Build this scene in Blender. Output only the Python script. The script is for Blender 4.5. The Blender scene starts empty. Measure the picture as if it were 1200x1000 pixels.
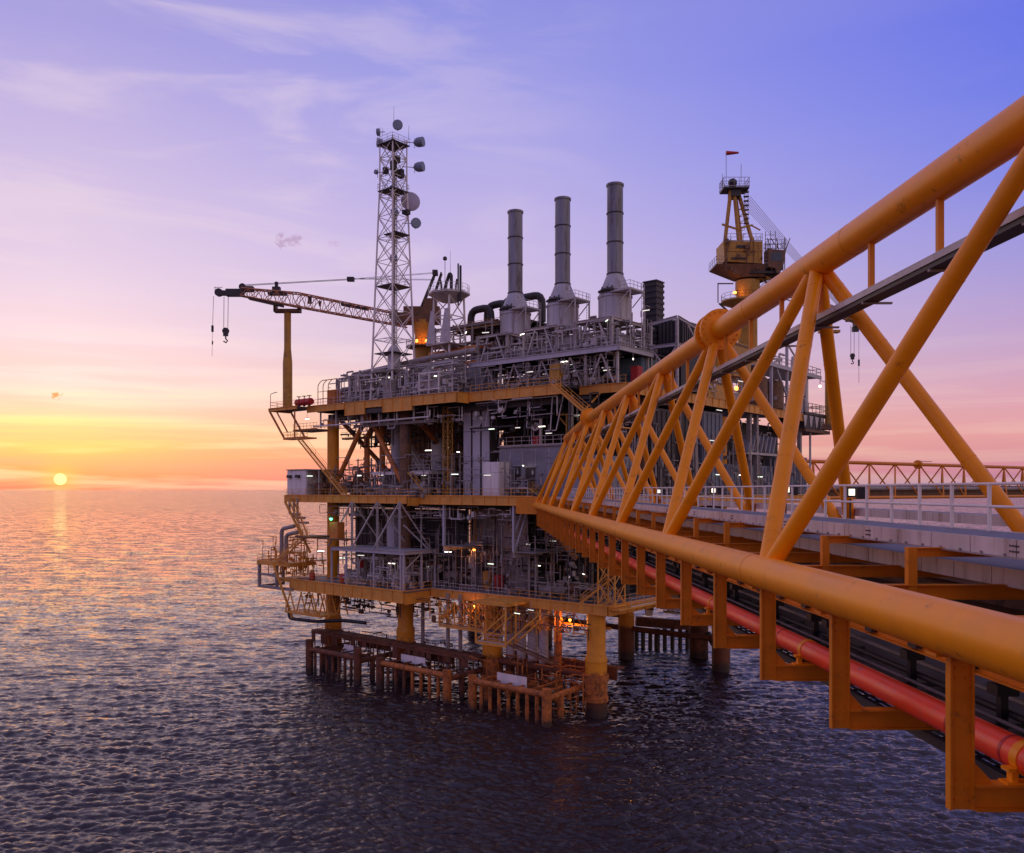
import bpy, math, random
import numpy as np
from mathutils import Vector, Matrix

random.seed(7)
rng = np.random.default_rng(7)
SC = bpy.context.scene
COL = SC.collection

# ---------------------------------------------------------------- camera
CAM_H = 30.0
cd = bpy.data.cameras.new("camera")
cam = bpy.data.objects.new("camera", cd)
COL.objects.link(cam)
cam.location = (0, 0, CAM_H)
cam.rotation_euler = (math.radians(90), 0, 0)
cd.sensor_fit = 'HORIZONTAL'
cd.sensor_width = 36.0
cd.lens = 30.0
cd.shift_y = 74.0 / 1200.0
cd.clip_start = 0.1
cd.clip_end = 120000.0
SC.camera = cam

# ---------------------------------------------------------------- sky
SUN_AZ = math.radians(-27.9)          # clockwise from +Y (view axis), negative = left
SUN_EL = math.radians(0.62)
LAMP_EL = math.radians(5)


def srgb(r, g, b):
    def f(c):
        c /= 255.0
        return c / 12.92 if c <= 0.04045 else ((c + 0.055) / 1.055) ** 2.4
    return (f(r), f(g), f(b), 1.0)


world = bpy.data.worlds.new("World")
SC.world = world
world.use_nodes = True
wn, wl = world.node_tree.nodes, world.node_tree.links
wn.clear()


def N(tree, t, **kw):
    n = tree.nodes.new(t)
    for k, v in kw.items():
        setattr(n, k, v)
    return n


def build_sky():
    T = world.node_tree
    L = T.links.new

    def math_(op, a, b=None, c=None, clamp=False):
        n = N(T, 'ShaderNodeMath', operation=op, use_clamp=clamp)
        for i, x in enumerate((a, b, c)):
            if x is None:
                continue
            if isinstance(x, (int, float)):
                n.inputs[i].default_value = x
            else:
                L(x, n.inputs[i])
        return n.outputs[0]

    def maprange(x, a, b, c, d, smooth=False):
        n = N(T, 'ShaderNodeMapRange')
        n.interpolation_type = 'SMOOTHSTEP' if smooth else 'LINEAR'
        n.clamp = True
        L(x, n.inputs[0])
        for i, q in enumerate((a, b, c, d)):
            n.inputs[1 + i].default_value = q
        return n.outputs[0]

    def mix(f, a, b, blend='MIX'):
        n = N(T, 'ShaderNodeMix', data_type='RGBA', blend_type=blend)
        for s, x in ((n.inputs[0], f), (n.inputs[6], a), (n.inputs[7], b)):
            if isinstance(x, (int, float)):
                s.default_value = x
            elif isinstance(x, tuple):
                s.default_value = x
            else:
                L(x, s)
        return n.outputs[2]

    def ramp(x, stops, scale):
        n = N(T, 'ShaderNodeValToRGB')
        cr = n.color_ramp
        cr.interpolation = 'LINEAR'
        while len(cr.elements) > 1:
            cr.elements.remove(cr.elements[-1])
        first = True
        for p, c in stops:
            if first:
                e = cr.elements[0]
                e.position = p / scale
                first = False
            else:
                e = cr.elements.new(min(1, p / scale))
            e.color = srgb(*c)
        L(x, n.inputs[0])
        return n.outputs[0]

    tc = N(T, 'ShaderNodeTexCoord')
    gen = tc.outputs['Generated']
    sep = N(T, 'ShaderNodeSeparateXYZ')
    L(gen, sep.inputs[0])
    X, Y, Z = sep.outputs
    S = 0.6
    zz = math_('DIVIDE', math_('MAXIMUM', Z, 0.0), S, clamp=True)
    left = ramp(zz, [(0, (196, 108, 108)), (.004, (202, 110, 110)), (.0206, (218, 126, 112)), (.042, (232, 160, 128)),
                     (.0634, (240, 194, 158)), (.0806, (236, 207, 196)), (.115, (229, 210, 217)), (.1475, (226, 209, 225)),
                     (.229, (214, 198, 227)), (.305, (203, 186, 225)), (.376, (186, 172, 223)), (.44, (164, 155, 221)),
                     (.60, (166, 156, 206))], S)
    mid = ramp(zz, [(0, (184, 118, 140)), (.014, (208, 132, 140)), (.04, (226, 152, 142)), (.074, (232, 176, 164)),
                    (.12, (222, 186, 196)), (.171, (206, 184, 216)), (.264, (196, 178, 225)), (.35, (176, 166, 227)),
                    (.428, (156, 153, 227)), (.498, (140, 141, 224)), (.60, (160, 152, 208))], S)
    right = ramp(zz, [(0, (160, 120, 165)), (.012, (184, 128, 162)), (.0206, (202, 134, 158)), (.055, (223, 152, 162)),
                      (.085, (218, 156, 176)), (.115, (208, 158, 190)), (.1475, (194, 158, 202)), (.229, (160, 148, 216)),
                      (.305, (127, 131, 226)), (.376, (108, 120, 230)), (.44, (100, 112, 229)), (.60, (150, 144, 212))], S)
    back = ramp(zz, [(0, (206, 160, 166)), (.05, (236, 188, 180)), (.12, (238, 204, 196)), (.25, (226, 200, 202)),
                     (.40, (200, 182, 204)), (.60, (172, 160, 202))], S)  # unseen sky behind and overhead, brightened and warmed as fill light
    # angle from the sun in azimuth
    sx, sy = math.sin(SUN_AZ), math.cos(SUN_AZ)
    hl = math_('SQRT', math_('ADD', math_('MULTIPLY', X, X), math_('MULTIPLY', Y, Y)))
    hl = math_('MAXIMUM', hl, 1e-4)
    ca = math_('DIVIDE', math_('ADD', math_('MULTIPLY', X, sx), math_('MULTIPLY', Y, sy)), hl)
    ang = math_('ARCCOSINE', math_('MINIMUM', math_('MAXIMUM', ca, -1.0), 1.0))
    side = math_('SUBTRACT', math_('MULTIPLY', X, sy), math_('MULTIPLY', Y, sx))
    # the bright veil goes on to the left of the sun; the sky falls off faster to the right
    ang = math_('MULTIPLY', ang, maprange(side, -0.10, 0.0, 0.55, 1.0))
    c1 = mix(maprange(ang, 0.0, 0.38, 0, 1), left, mid)
    c2 = mix(maprange(ang, 0.49, 1.03, 0, 1), c1, right)
    c3 = mix(maprange(ang, 1.1, 2.2, 0, 1, True), c2, back)
    # thin streaky cloud veils: stretched along the horizon, plus diagonal wisps higher up
    mp = N(T, 'ShaderNodeMapping')
    L(gen, mp.inputs[0])
    mp.inputs['Scale'].default_value = (1.6, 1.6, 26)
    mp.inputs['Rotation'].default_value = (0, math.radians(2.0), 0)
    n1 = N(T, 'ShaderNodeTexNoise')
    n1.inputs['Scale'].default_value = 2.0
    n1.inputs['Detail'].default_value = 5.0
    n1.inputs['Distortion'].default_value = 0.4
    L(mp.outputs[0], n1.inputs[0])
    low = maprange(Z, 0.02, 0.22, 1.0, 0.0, True)
    streak = maprange(n1.outputs[0], 0.36, 0.66, -1, 1, True)
    k = math_('MULTIPLY', math_('MULTIPLY', streak, low), maprange(ang, 0.0, 1.0, 0.46, 0.16))
    mp2 = N(T, 'ShaderNodeMapping')
    L(gen, mp2.inputs[0])
    mp2.inputs['Rotation'].default_value = (0, math.radians(24), math.radians(10))
    mp2.inputs['Scale'].default_value = (1.3, 1.3, 6.5)
    n2 = N(T, 'ShaderNodeTexNoise')
    n2.inputs['Scale'].default_value = 3.0
    n2.inputs['Detail'].default_value = 6.0
    n2.inputs['Roughness'].default_value = 0.55
    n2.inputs['Distortion'].default_value = 0.7
    L(mp2.outputs[0], n2.inputs[0])
    wisp = maprange(n2.outputs[0], 0.44, 0.66, 0, 1, True)
    hi = math_('MULTIPLY', maprange(Z, 0.06, 0.2, 0, 1, True), maprange(ang, 0.25, 0.62, 1.0, 0.04))
    k2 = math_('MULTIPLY', math_('MULTIPLY', wisp, hi), 0.42)
    c4 = mix(math_('MAXIMUM', k, 0.0), c3, srgb(255, 240, 205))
    c5 = mix(math_('MAXIMUM', math_('MULTIPLY', k, -1.0), 0.0), c4, srgb(198, 146, 148))
    c6 = mix(k2, c5, srgb(228, 208, 226))
    # two small ragged clouds

    def puff(col, u, v, wu, wv, c, strength):
        n3 = N(T, 'ShaderNodeTexNoise')
        n3.inputs['Scale'].default_value = 1.1 / wv
        n3.inputs['Detail'].default_value = 6
        n3.inputs['Roughness'].default_value = .65
        L(gen, n3.inputs[0])
        d = Vector(((u - 600) / 1000, 1, (574 - v) / 1000)).normalized()
        r = Vector((1, -d.x / d.y, 0)).normalized()
        du = N(T, 'ShaderNodeVectorMath', operation='DOT_PRODUCT')
        L(gen, du.inputs[0])
        du.inputs[1].default_value = r
        du = math_('SUBTRACT', du.outputs['Value'], d.dot(r))
        dv = math_('SUBTRACT', Z, d.z)
        q = math_('ADD', math_('POWER', math_('ABSOLUTE', math_('DIVIDE', du, wu)), 2.0),
                  math_('POWER', math_('ABSOLUTE', math_('DIVIDE', dv, wv)), 2.0))
        q = math_('ADD', math_('SQRT', q), maprange(n3.outputs[0], 0.3, 0.7, 0.85, -0.55))
        m = math_('MULTIPLY', maprange(q, 0.25, 1.0, 1, 0, True), strength)
        front = math_('GREATER_THAN', Y, 0.0)
        return mix(math_('MULTIPLY', m, front), col, c)
    c7 = puff(c6, 337, 281, .020, .0085, srgb(172, 142, 186), 0.75)
    c7 = puff(c7, 392, 285, .011, .004, srgb(190, 160, 200), 0.5)
    c7 = puff(c7, 66, 464, .0075, .0045, srgb(176, 110, 70), 0.9)
    # sun glow and disc
    sd = Vector((math.cos(SUN_EL) * sx, math.cos(SUN_EL) * sy, math.sin(SUN_EL)))
    dt = N(T, 'ShaderNodeVectorMath', operation='DOT_PRODUCT')
    L(gen, dt.inputs[0])
    dt.inputs[1].default_value = sd
    gd = Vector((math.cos(math.radians(3.0)) * sx, math.cos(math.radians(3.0)) * sy, math.sin(math.radians(3.0))))
    du = math_('SUBTRACT', ang, 0.0)
    dz = math_('SUBTRACT', Z, 0.058)
    gq = math_('ADD', math_('POWER', math_('DIVIDE', du, 0.115), 2.0), math_('POWER', math_('DIVIDE', dz, 0.026), 2.0))
    glow = math_('MULTIPLY', math_('EXPONENT', math_('MULTIPLY', gq, -1.0)),
                 maprange(n1.outputs[0], 0.34, 0.66, 0.2, 1.0))
    c8 = mix(math_('MULTIPLY', glow, 0.72), c7, (1.0, 0.74, 0.20, 1))
    a2 = math_('ARCCOSINE', math_('MINIMUM', dt.outputs['Value'], 1.0))
    halo = math_('EXPONENT', math_('MULTIPLY', math_('POWER', math_('DIVIDE', a2, 0.017), 2.0), -1.0))
    c9 = mix(math_('MULTIPLY', halo, 0.5), c8, (1.0, 0.52, 0.12, 1))
    disc = maprange(a2, math.radians(0.30), math.radians(0.37), 1, 0, True)
    c10 = mix(disc, c9, (1.5, 1.22, .48, 1))
    # below the horizon: the colour of the far sea
    c11 = mix(math_('LESS_THAN', Z, -0.0005), c10, srgb(110, 92, 124))
    bg = N(T, 'ShaderNodeBackground')
    L(c11, bg.inputs[0])
    bg.inputs[1].default_value = SKY_STRENGTH
    sky = N(T, 'ShaderNodeTexSky', sky_type='NISHITA')
    sky.sun_disc = False
    sky.sun_elevation = max(SUN_EL, 0.01)
    sky.sun_rotation = SUN_AZ
    bg2 = N(T, 'ShaderNodeBackground')
    L(sky.outputs[0], bg2.inputs[0])
    bg2.inputs[1].default_value = 0.05
    ad = N(T, 'ShaderNodeAddShader')
    L(bg.outputs[0], ad.inputs[0])
    L(bg2.outputs[0], ad.inputs[1])
    out = N(T, 'ShaderNodeOutputWorld')
    L(ad.outputs[0], out.inputs[0])


SKY_STRENGTH = 0.97
build_sky()

# ---------------------------------------------------------------- sun
sl = bpy.data.lights.new("sun", 'SUN')
sl.energy = 0.2
sl.angle = math.radians(62)
sl.color = (1.0, 0.60, 0.30)
sun = bpy.data.objects.new("sun", sl)
COL.objects.link(sun)
sun.location = (-300, 500, 40)
sdir = Vector((math.cos(LAMP_EL) * math.sin(SUN_AZ), math.cos(LAMP_EL) * math.cos(SUN_AZ), math.sin(LAMP_EL)))
sun.rotation_euler = sdir.to_track_quat('Z', 'Y').to_euler()

SC.view_settings.view_transform = 'Standard'
SC.view_settings.look = 'None'
SC.view_settings.exposure = 0.0
SC.view_settings.gamma = 1.0
SC.view_settings.use_curve_mapping = False
SC.cycles.use_denoising = True
SC.cycles.max_bounces = 6
SC.cycles.sample_clamp_indirect = 4.0

# ---------------------------------------------------------------- frames of reference
P0 = Vector((10.2, 112.0, 0))
AX = Vector((-0.768, 0.640, 0)).normalized()     # along the long front of the platform, to the far left
BX = Vector((0.640, 0.768, 0)).normalized()      # depth of the platform, to the far right
UP = Vector((0, 0, 1))
ZC, ZM, ZU, ZS = 14.8, 29.0, 44.3, 49.3          # cellar, main, upper and stack deck levels


def W(a, b, z):
    return Vector((P0.x + a * AX.x + b * BX.x, P0.y + a * AX.y + b * BX.y, z))


def ab(p):
    d = Vector((p[0], p[1], 0)) - P0
    return d.dot(AX), d.dot(BX)


def ray(u, v):
    return Vector(((u - 600) / 1000.0, 1.0, (574 - v) / 1000.0))


def onb(u, v, b):
    """point on the platform plane b = const"""
    d = ray(u, v)
    y = (b + P0.dot(BX)) / (d.x * BX.x + d.y * BX.y)
    return Vector((d.x * y, y, CAM_H + d.z * y))


def ona(u, v, a):
    d = ray(u, v)
    y = (a + P0.dot(AX)) / (d.x * AX.x + d.y * AX.y)
    return Vector((d.x * y, y, CAM_H + d.z * y))


def ony(u, v, y):
    d = ray(u, v)
    return Vector((d.x * y, y, CAM_H + d.z * y))


def onz(u, v, z):
    d = ray(u, v)
    y = (z - CAM_H) / d.z
    return Vector((d.x * y, y, z))


BK = -0.033                                       # drift of the bridge axis across the view


def BR(x, s, z):
    """bridge frame: x across, s along, z relative to the camera height"""
    return Vector((x + BK * s, s, CAM_H + z))


# ---------------------------------------------------------------- mesh builder
class MB:
    def __init__(self):
        self.v, self.f = [], []

    def add(self, vs, fs):
        o = len(self.v)
        self.v.extend([tuple(p) for p in vs])
        self.f.extend([tuple(i + o for i in f) for f in fs])
        return self

    def hexa(self, c):
        return self.add(c, [(0, 3, 2, 1), (4, 5, 6, 7), (0, 1, 5, 4), (1, 2, 6, 5), (2, 3, 7, 6), (3, 0, 4, 7)])

    def pbox(self, a0, a1, b0, b1, z0, z1):
        return self.hexa([W(a0, b0, z0), W(a0, b1, z0), W(a1, b1, z0), W(a1, b0, z0),
                          W(a0, b0, z1), W(a0, b1, z1), W(a1, b1, z1), W(a1, b0, z1)])

    def bbox(self, x0, x1, s0, s1, z0, z1):
        return self.hexa([BR(x0, s0, z0), BR(x1, s0, z0), BR(x1, s1, z0), BR(x0, s1, z0),
                          BR(x0, s0, z1), BR(x1, s0, z1), BR(x1, s1, z1), BR(x0, s1, z1)])

    def box(self, c, s, ex=Vector((1, 0, 0)), ey=Vector((0, 1, 0)), ez=UP):
        c = Vector(c)
        hx, hy, hz = ex * s[0] / 2, ey * s[1] / 2, ez * s[2] / 2
        return self.hexa([c - hx - hy - hz, c + hx - hy - hz, c + hx + hy - hz, c - hx + hy - hz,
                          c - hx - hy + hz, c + hx - hy + hz, c + hx + hy + hz, c - hx + hy + hz])

    def abox(self, c, s):
        return self.box(c, s, AX, BX, UP)

    def beam(self, p, q, w, h, up=UP):
        p, q = Vector(p), Vector(q)
        d = (q - p)
        L = d.length
        if L < 1e-6:
            return self
        d /= L
        if abs(d.dot(up)) > 0.98:
            up = AX if abs(d.dot(AX)) < 0.9 else BX
        x = d.cross(up).normalized()
        y = x.cross(d).normalized()
        return self.box((p + q) / 2, (w, L, h), x, d, y)

    def ibeam(self, p, q, w, h, t=0.04, up=UP):
        p, q = Vector(p), Vector(q)
        d = (q - p).normalized()
        if abs(d.dot(up)) > 0.98:
            up = AX
        x = d.cross(up).normalized()
        y = x.cross(d).normalized()
        self.beam(p, q, t, h - 2 * t, y)
        o = y * (h / 2 - t / 2)
        self.beam(p + o, q + o, w, t, y)
        self.beam(p - o, q - o, w, t, y)
        return self

    def tube(self, p, q, r, n=8, r2=None, caps=True):
        p, q = Vector(p), Vector(q)
        d = q - p
        if d.length < 1e-6:
            return self
        d.normalize()
        up = UP if abs(d.z) < 0.95 else Vector((1, 0, 0))
        x = d.cross(up).normalized()
        y = x.cross(d)
        r2 = r if r2 is None else r2
        vs = []
        for c, rr in ((p, r), (q, r2)):
            for i in range(n):
                t = 2 * math.pi * i / n
                vs.append(c + x * (rr * math.cos(t)) + y * (rr * math.sin(t)))
        fs = [(i, (i + 1) % n, n + (i + 1) % n, n + i) for i in range(n)]
        if caps:
            fs += [tuple(range(n - 1, -1, -1)), tuple(range(n, 2 * n))]
        return self.add(vs, fs)

    def path(self, pts, r, n=8, bend=0.0):
        """swept round pipe; bend > 0 rounds the corners"""
        pts = [Vector(p) for p in pts]
        if bend > 0 and len(pts) > 2:
            out = [pts[0]]
            for i in range(1, len(pts) - 1):
                p, a, b = pts[i], pts[i - 1], pts[i + 1]
                la, lb = (a - p).length, (b - p).length
                k = min(bend, la * .45, lb * .45)
                p1, p2 = p + (a - p).normalized() * k, p + (b - p).normalized() * k
                for t in (0, .25, .5, .75, 1):
                    out.append(p1 * (1 - t) ** 2 + p * 2 * t * (1 - t) + p2 * t * t)
            out.append(pts[-1])
            pts = out
        o = len(self.v)
        prev = None
        for i, p in enumerate(pts):
            if i == 0:
                d = pts[1] - p
            elif i == len(pts) - 1:
                d = p - pts[i - 1]
            else:
                d = (pts[i + 1] - p).normalized() + (p - pts[i - 1]).normalized()
            d.normalize()
            if prev is None:
                up = UP if abs(d.z) < 0.95 else Vector((1, 0, 0))
                x = d.cross(up).normalized()
            else:
                x = (prev - d * prev.dot(d))
                if x.length < 1e-5:
                    x = d.orthogonal()
                x.normalize()
            prev = x
            y = x.cross(d)
            for j in range(n):
                t = 2 * math.pi * j / n
                self.v.append(tuple(p + x * (r * math.cos(t)) + y * (r * math.sin(t))))
        m = len(pts)
        for i in range(m - 1):
            for j in range(n):
                self.f.append((o + i * n + j, o + i * n + (j + 1) % n, o + (i + 1) * n + (j + 1) % n, o + (i + 1) * n + j))
        self.f.append(tuple(o + j for j in range(n - 1, -1, -1)))
        self.f.append(tuple(o + (m - 1) * n + j for j in range(n)))
        return self

    def lathe(self, base, prof, n=24, axis=UP):
        """profile of (radius, height) along the axis"""
        base = Vector(base)
        axis = Vector(axis).normalized()
        x = axis.orthogonal().normalized()
        y = axis.cross(x)
        o = len(self.v)
        for r, h in prof:
            for j in range(n):
                t = 2 * math.pi * j / n
                self.v.append(tuple(base + axis * h + x * (r * math.cos(t)) + y * (r * math.sin(t))))
        m = len(prof)
        for i in range(m - 1):
            for j in range(n):
                self.f.append((o + i * n + j, o + i * n + (j + 1) % n, o + (i + 1) * n + (j + 1) % n, o + (i + 1) * n + j))
        if prof[0][0] > 1e-4:
            self.f.append(tuple(o + j for j in range(n - 1, -1, -1)))
        if prof[-1][0] > 1e-4:
            self.f.append(tuple(o + (m - 1) * n + j for j in range(n)))
        return self

    def poly(self, pts, z0, z1):
        """vertical prism over a polygon of (x, y)"""
        n = len(pts)
        vs = [(p[0], p[1], z0) for p in pts] + [(p[0], p[1], z1) for p in pts]
        fs = [(i, (i + 1) % n, n + (i + 1) % n, n + i) for i in range(n)]
        fs += [tuple(range(n - 1, -1, -1)), tuple(range(n, 2 * n))]
        return self.add(vs, fs)

    def rail(self, pts, h=1.1, sp=1.6, r=0.03, kick=True, n=5, skip_first=False):
        """handrail run: two rails, posts and a toe plate"""
        pts = [Vector(p) for p in pts]
        for i in range(len(pts) - 1):
            p, q = pts[i], pts[i + 1]
            for hh in (h, h * .55):
                self.tube(p + UP * hh, q + UP * hh, r, n)
            if kick:
                self.beam(p + UP * .08, q + UP * .08, .015, .14)
            m = max(1, round((q - p).length / sp))
            for j in range(m + 1):
                if j == 0 and i > 0:
                    continue
                c = p.lerp(q, j / m)
                self.tube(c, c + UP * h, r, n)
        return self

    def ladder(self, p, q, w=0.45, side=None, r=0.03, step=0.35):
        p, q = Vector(p), Vector(q)
        d = (q - p).normalized()
        s = side or AX
        for k in (-1, 1):
            self.tube(p + s * (k * w / 2), q + s * (k * w / 2), r, 5)
        L = (q - p).length
        for i in range(1, int(L / step)):
            c = p + d * (i * step)
            self.tube(c - s * w / 2, c + s * w / 2, r * .7, 4)
        return self

    def stair(self, p, q, w=0.9, side=None, tread=True):
        """stair flight with stringers and treads"""
        p, q = Vector(p), Vector(q)
        d = (q - p)
        s = side
        for k in (-1, 1):
            self.beam(p + s * (k * w / 2), q + s * (k * w / 2), .05, .28)
        m = max(3, int(abs(d.z) / .24))
        h = Vector((d.x, d.y, 0)).normalized()
        for i in range(1, m):
            c = p + d * (i / m)
            self.box(c, (w - .06, .24, .04), s, h, UP)
        return self

    def stair_rail(self, p, q, w=0.9, side=None, h=1.0):
        for k in (-1, 1):
            o = side * (k * w / 2)
            self.tube(p + o + UP * h, q + o + UP * h, .03, 5)
            self.tube(p + o + UP * h * .5, q + o + UP * h * .5, .025, 5)
            for t in (0, .33, .66, 1):
                c = Vector(p).lerp(Vector(q), t) + o
                self.tube(c, c + UP * h, .03, 5)
        return self

    def build(self, name, mat, parent=None, smooth=False):
        me = bpy.data.meshes.new(name)
        v = np.array(self.v, dtype=np.float64).reshape(-1, 3)
        if parent is not None:
            v = v - np.array(WLOC[parent.name])
        me.from_pydata(v.tolist(), [], self.f)
        if smooth:
            me.polygons.foreach_set('use_smooth', [True] * len(me.polygons))
            me.set_sharp_from_angle(angle=math.radians(40))
        me.materials.append(mat)
        ob = bpy.data.objects.new(name, me)
        COL.objects.link(ob)
        if parent is not None:
            ob.parent = parent
            WLOC[ob.name] = WLOC[parent.name]
        else:
            WLOC[ob.name] = (0.0, 0.0, 0.0)
        return ob


WLOC = {}


def thing(name, label, cat, loc, group=None):
    o = bpy.data.objects.new(name, None)
    o.empty_display_size = 0.5
    COL.objects.link(o)
    o.location = loc
    o['label'], o['category'] = label, cat
    if group:
        o['group'] = group
    WLOC[o.name] = tuple(loc)
    return o


def tag(o, label, cat, group=None, kind=None):
    o['label'], o['category'] = label, cat
    if group:
        o['group'] = group
    if kind:
        o['kind'] = kind
    return o


def solo(mb, name, label, cat, mat, loc, group=None, smooth=False):
    """a thing that is one mesh, its origin at loc"""
    o = mb.build(name, mat, None, smooth)
    loc = Vector(loc)
    o.data.transform(Matrix.Translation(-loc))
    o.location = loc
    WLOC[o.name] = tuple(loc)
    return tag(o, label, cat, group)


def struct(o):
    o['kind'] = 'structure'
    return o


def clone(root, loc, label=None, group=None, rotz=None):
    """copy of a thing with copies of its parts and sub-parts"""
    r = root.copy()
    COL.objects.link(r)
    r.location = loc
    WLOC[r.name] = tuple(loc)
    if rotz is not None:
        r.rotation_euler = (0, 0, rotz)
    if label:
        r['label'] = label
    if group:
        r['group'] = group
    for ch in list(root.children):
        c = ch.copy()
        COL.objects.link(c)
        c.parent = r
        for g in list(ch.children):
            d = g.copy()
            COL.objects.link(d)
            d.parent = c
    return r


ORD = ['first', 'second', 'third', 'fourth', 'fifth', 'sixth', 'seventh', 'eighth', 'ninth', 'tenth', 'eleventh', 'twelfth',
       'thirteenth', 'fourteenth', 'fifteenth', 'sixteenth', 'seventeenth', 'eighteenth', 'nineteenth', 'twentieth']


# ---------------------------------------------------------------- materials
def material(name, col, rough=0.5, metal=0.0, var=0.25, scale=1.5, dirt=None, dirt_amt=0.0, bump=0.02, spec=0.4,
             streak=False, splash=None, emit=None, fine=True):
    m = bpy.data.materials.new(name)
    m.use_nodes = True
    T = m.node_tree
    L = T.links.new
    bs = T.nodes['Principled BSDF']
    bs.inputs['Roughness'].default_value = rough
    bs.inputs['Metallic'].default_value = metal
    bs.inputs['Specular IOR Level'].default_value = spec
    geo = N(T, 'ShaderNodeNewGeometry')
    mp = N(T, 'ShaderNodeMapping')
    L(geo.outputs['Position'], mp.inputs[0])
    if streak:
        mp.inputs['Scale'].default_value = (1, 1, 0.12)
    n1 = N(T, 'ShaderNodeTexNoise')
    n1.inputs['Scale'].default_value = scale
    n1.inputs['Detail'].default_value = 6
    n1.inputs['Roughness'].default_value = 0.65
    L(mp.outputs[0], n1.inputs[0])
    r1 = N(T, 'ShaderNodeMapRange')
    r1.inputs[1].default_value, r1.inputs[2].default_value = 0.3, 0.7
    r1.inputs[3].default_value, r1.inputs[4].default_value = 1 - var, 1 + var
    L(n1.outputs[0], r1.inputs[0])
    vm = N(T, 'ShaderNodeVectorMath', operation='SCALE')
    vm.inputs[0].default_value = col[:3]
    L(r1.outputs[0], vm.inputs['Scale'])
    c = vm.outputs[0]
    if dirt is not None:
        n2 = N(T, 'ShaderNodeTexNoise')
        n2.inputs['Scale'].default_value = scale * 2.3
        n2.inputs['Detail'].default_value = 8
        n2.inputs['Roughness'].default_value = 0.7
        L(mp.outputs[0], n2.inputs[0])
        r2 = N(T, 'ShaderNodeMapRange', interpolation_type='SMOOTHSTEP')
        r2.inputs[1].default_value, r2.inputs[2].default_value = 0.62 - dirt_amt * .3, 0.78 - dirt_amt * .2
        L(n2.outputs[0], r2.inputs[0])
        mx = N(T, 'ShaderNodeMix', data_type='RGBA')
        L(r2.outputs[0], mx.inputs[0])
        L(c, mx.inputs[6])
        mx.inputs[7].default_value = tuple(dirt) + (1,)
        c = mx.outputs[2]
    if splash is not None:
        # corroded splash zone near the water line with a ragged upper edge
        sp = N(T, 'ShaderNodeSeparateXYZ')
        L(geo.outputs['Position'], sp.inputs[0])
        ns = N(T, 'ShaderNodeTexNoise')
        ns.inputs['Scale'].default_value = 0.9
        ns.inputs['Detail'].default_value = 6
        L(geo.outputs['Position'], ns.inputs[0])
        ad = N(T, 'ShaderNodeMath', operation='MULTIPLY_ADD')
        L(ns.outputs[0], ad.inputs[0])
        ad.inputs[1].default_value = 2.6
        L(sp.outputs[2], ad.inputs[2])
        for z0, z1, cc in splash:
            rr = N(T, 'ShaderNodeMapRange', interpolation_type='SMOOTHSTEP')
            rr.inputs[1].default_value, rr.inputs[2].default_value = z0 + 1.3, z1 + 1.3
            rr.inputs[3].default_value, rr.inputs[4].default_value = 1, 0
            L(ad.outputs[0], rr.inputs[0])
            mv = N(T, 'ShaderNodeVectorMath', operation='SCALE')
            mv.inputs[0].default_value = cc
            L(r1.outputs[0], mv.inputs['Scale'])
            mx = N(T, 'ShaderNodeMix', data_type='RGBA')
            L(rr.outputs[0], mx.inputs[0])
            L(c, mx.inputs[6])
            L(mv.outputs[0], mx.inputs[7])
            c = mx.outputs[2]
    L(c, bs.inputs['Base Color'])
    rr = N(T, 'ShaderNodeMapRange')
    rr.inputs[3].default_value, rr.inputs[4].default_value = max(.05, rough - .12), min(1, rough + .15)
    L(n1.outputs[0], rr.inputs[0])
    L(rr.outputs[0], bs.inputs['Roughness'])
    if bump:
        bp = N(T, 'ShaderNodeBump')
        bp.inputs['Strength'].default_value = 0.35
        bp.inputs['Distance'].default_value = bump
        nb = N(T, 'ShaderNodeTexNoise')
        nb.inputs['Scale'].default_value = scale * 6
        nb.inputs['Detail'].default_value = 4
        L(geo.outputs['Position'], nb.inputs[0])
        L(nb.outputs[0], bp.inputs['Height'])
        L(bp.outputs[0], bs.inputs['Normal'])
    if emit:
        bs.inputs['Emission Color'].default_value = tuple(emit[0]) + (1,)
        bs.inputs['Emission Strength'].default_value = emit[1]
    return m


RUST = (0.13, 0.045, 0.018)
M = {}
M['bridge'] = material('bridge_orange_paint', (0.97, 0.315, 0.001), .37, var=.10, scale=.7, dirt=(.34, .10, .012), dirt_amt=.16, bump=.008, spec=.3)
M['bridge_steel'] = material('bridge_section_paint', (0.76, 0.225, 0.003), .5, var=.15, scale=1.1, dirt=(.25, .08, .015), dirt_amt=.2, bump=.006)
M['yellow'] = material('platform_yellow_paint', (0.76, 0.335, 0.05), .5, var=.18, scale=.6, dirt=(.4, .16, .03), dirt_amt=.15, bump=.01)
M['yellow_leg'] = material('leg_yellow_paint', (0.78, 0.29, 0.012), .5, var=.18, scale=.5, dirt=RUST, dirt_amt=.15, bump=.02,
                           splash=[(5.0, 6.4, (.17, .050, .016)), (0.6, 2.6, (.05, .028, .018))])
M['orange_brace'] = material('brace_orange_paint', (0.60, 0.19, 0.03), .5, var=.2, scale=.6, dirt=RUST, dirt_amt=.3, bump=.01)
M['crane_yellow'] = material('crane_yellow_paint', (0.52, 0.25, 0.03), .5, var=.2, scale=.8, dirt=(.12, .06, .03), dirt_amt=.3, bump=.01)
M['brown'] = material('weathered_and_shade_brown', (0.20, 0.095, 0.042), .6, var=.3, scale=.8, dirt=(.06, .03, .02), dirt_amt=.4, bump=.015)
M['white'] = material('white_paint', (0.80, 0.71, 0.62), .5, var=.12, scale=.8, dirt=(.30, .24, .21), dirt_amt=.2, bump=.004, streak=True)
M['panel'] = material('weathered_white_channel', (0.60, 0.50, 0.44), .5, var=.2, scale=.9, dirt=(.30, .20, .15), dirt_amt=.35, bump=.004, streak=True)
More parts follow.
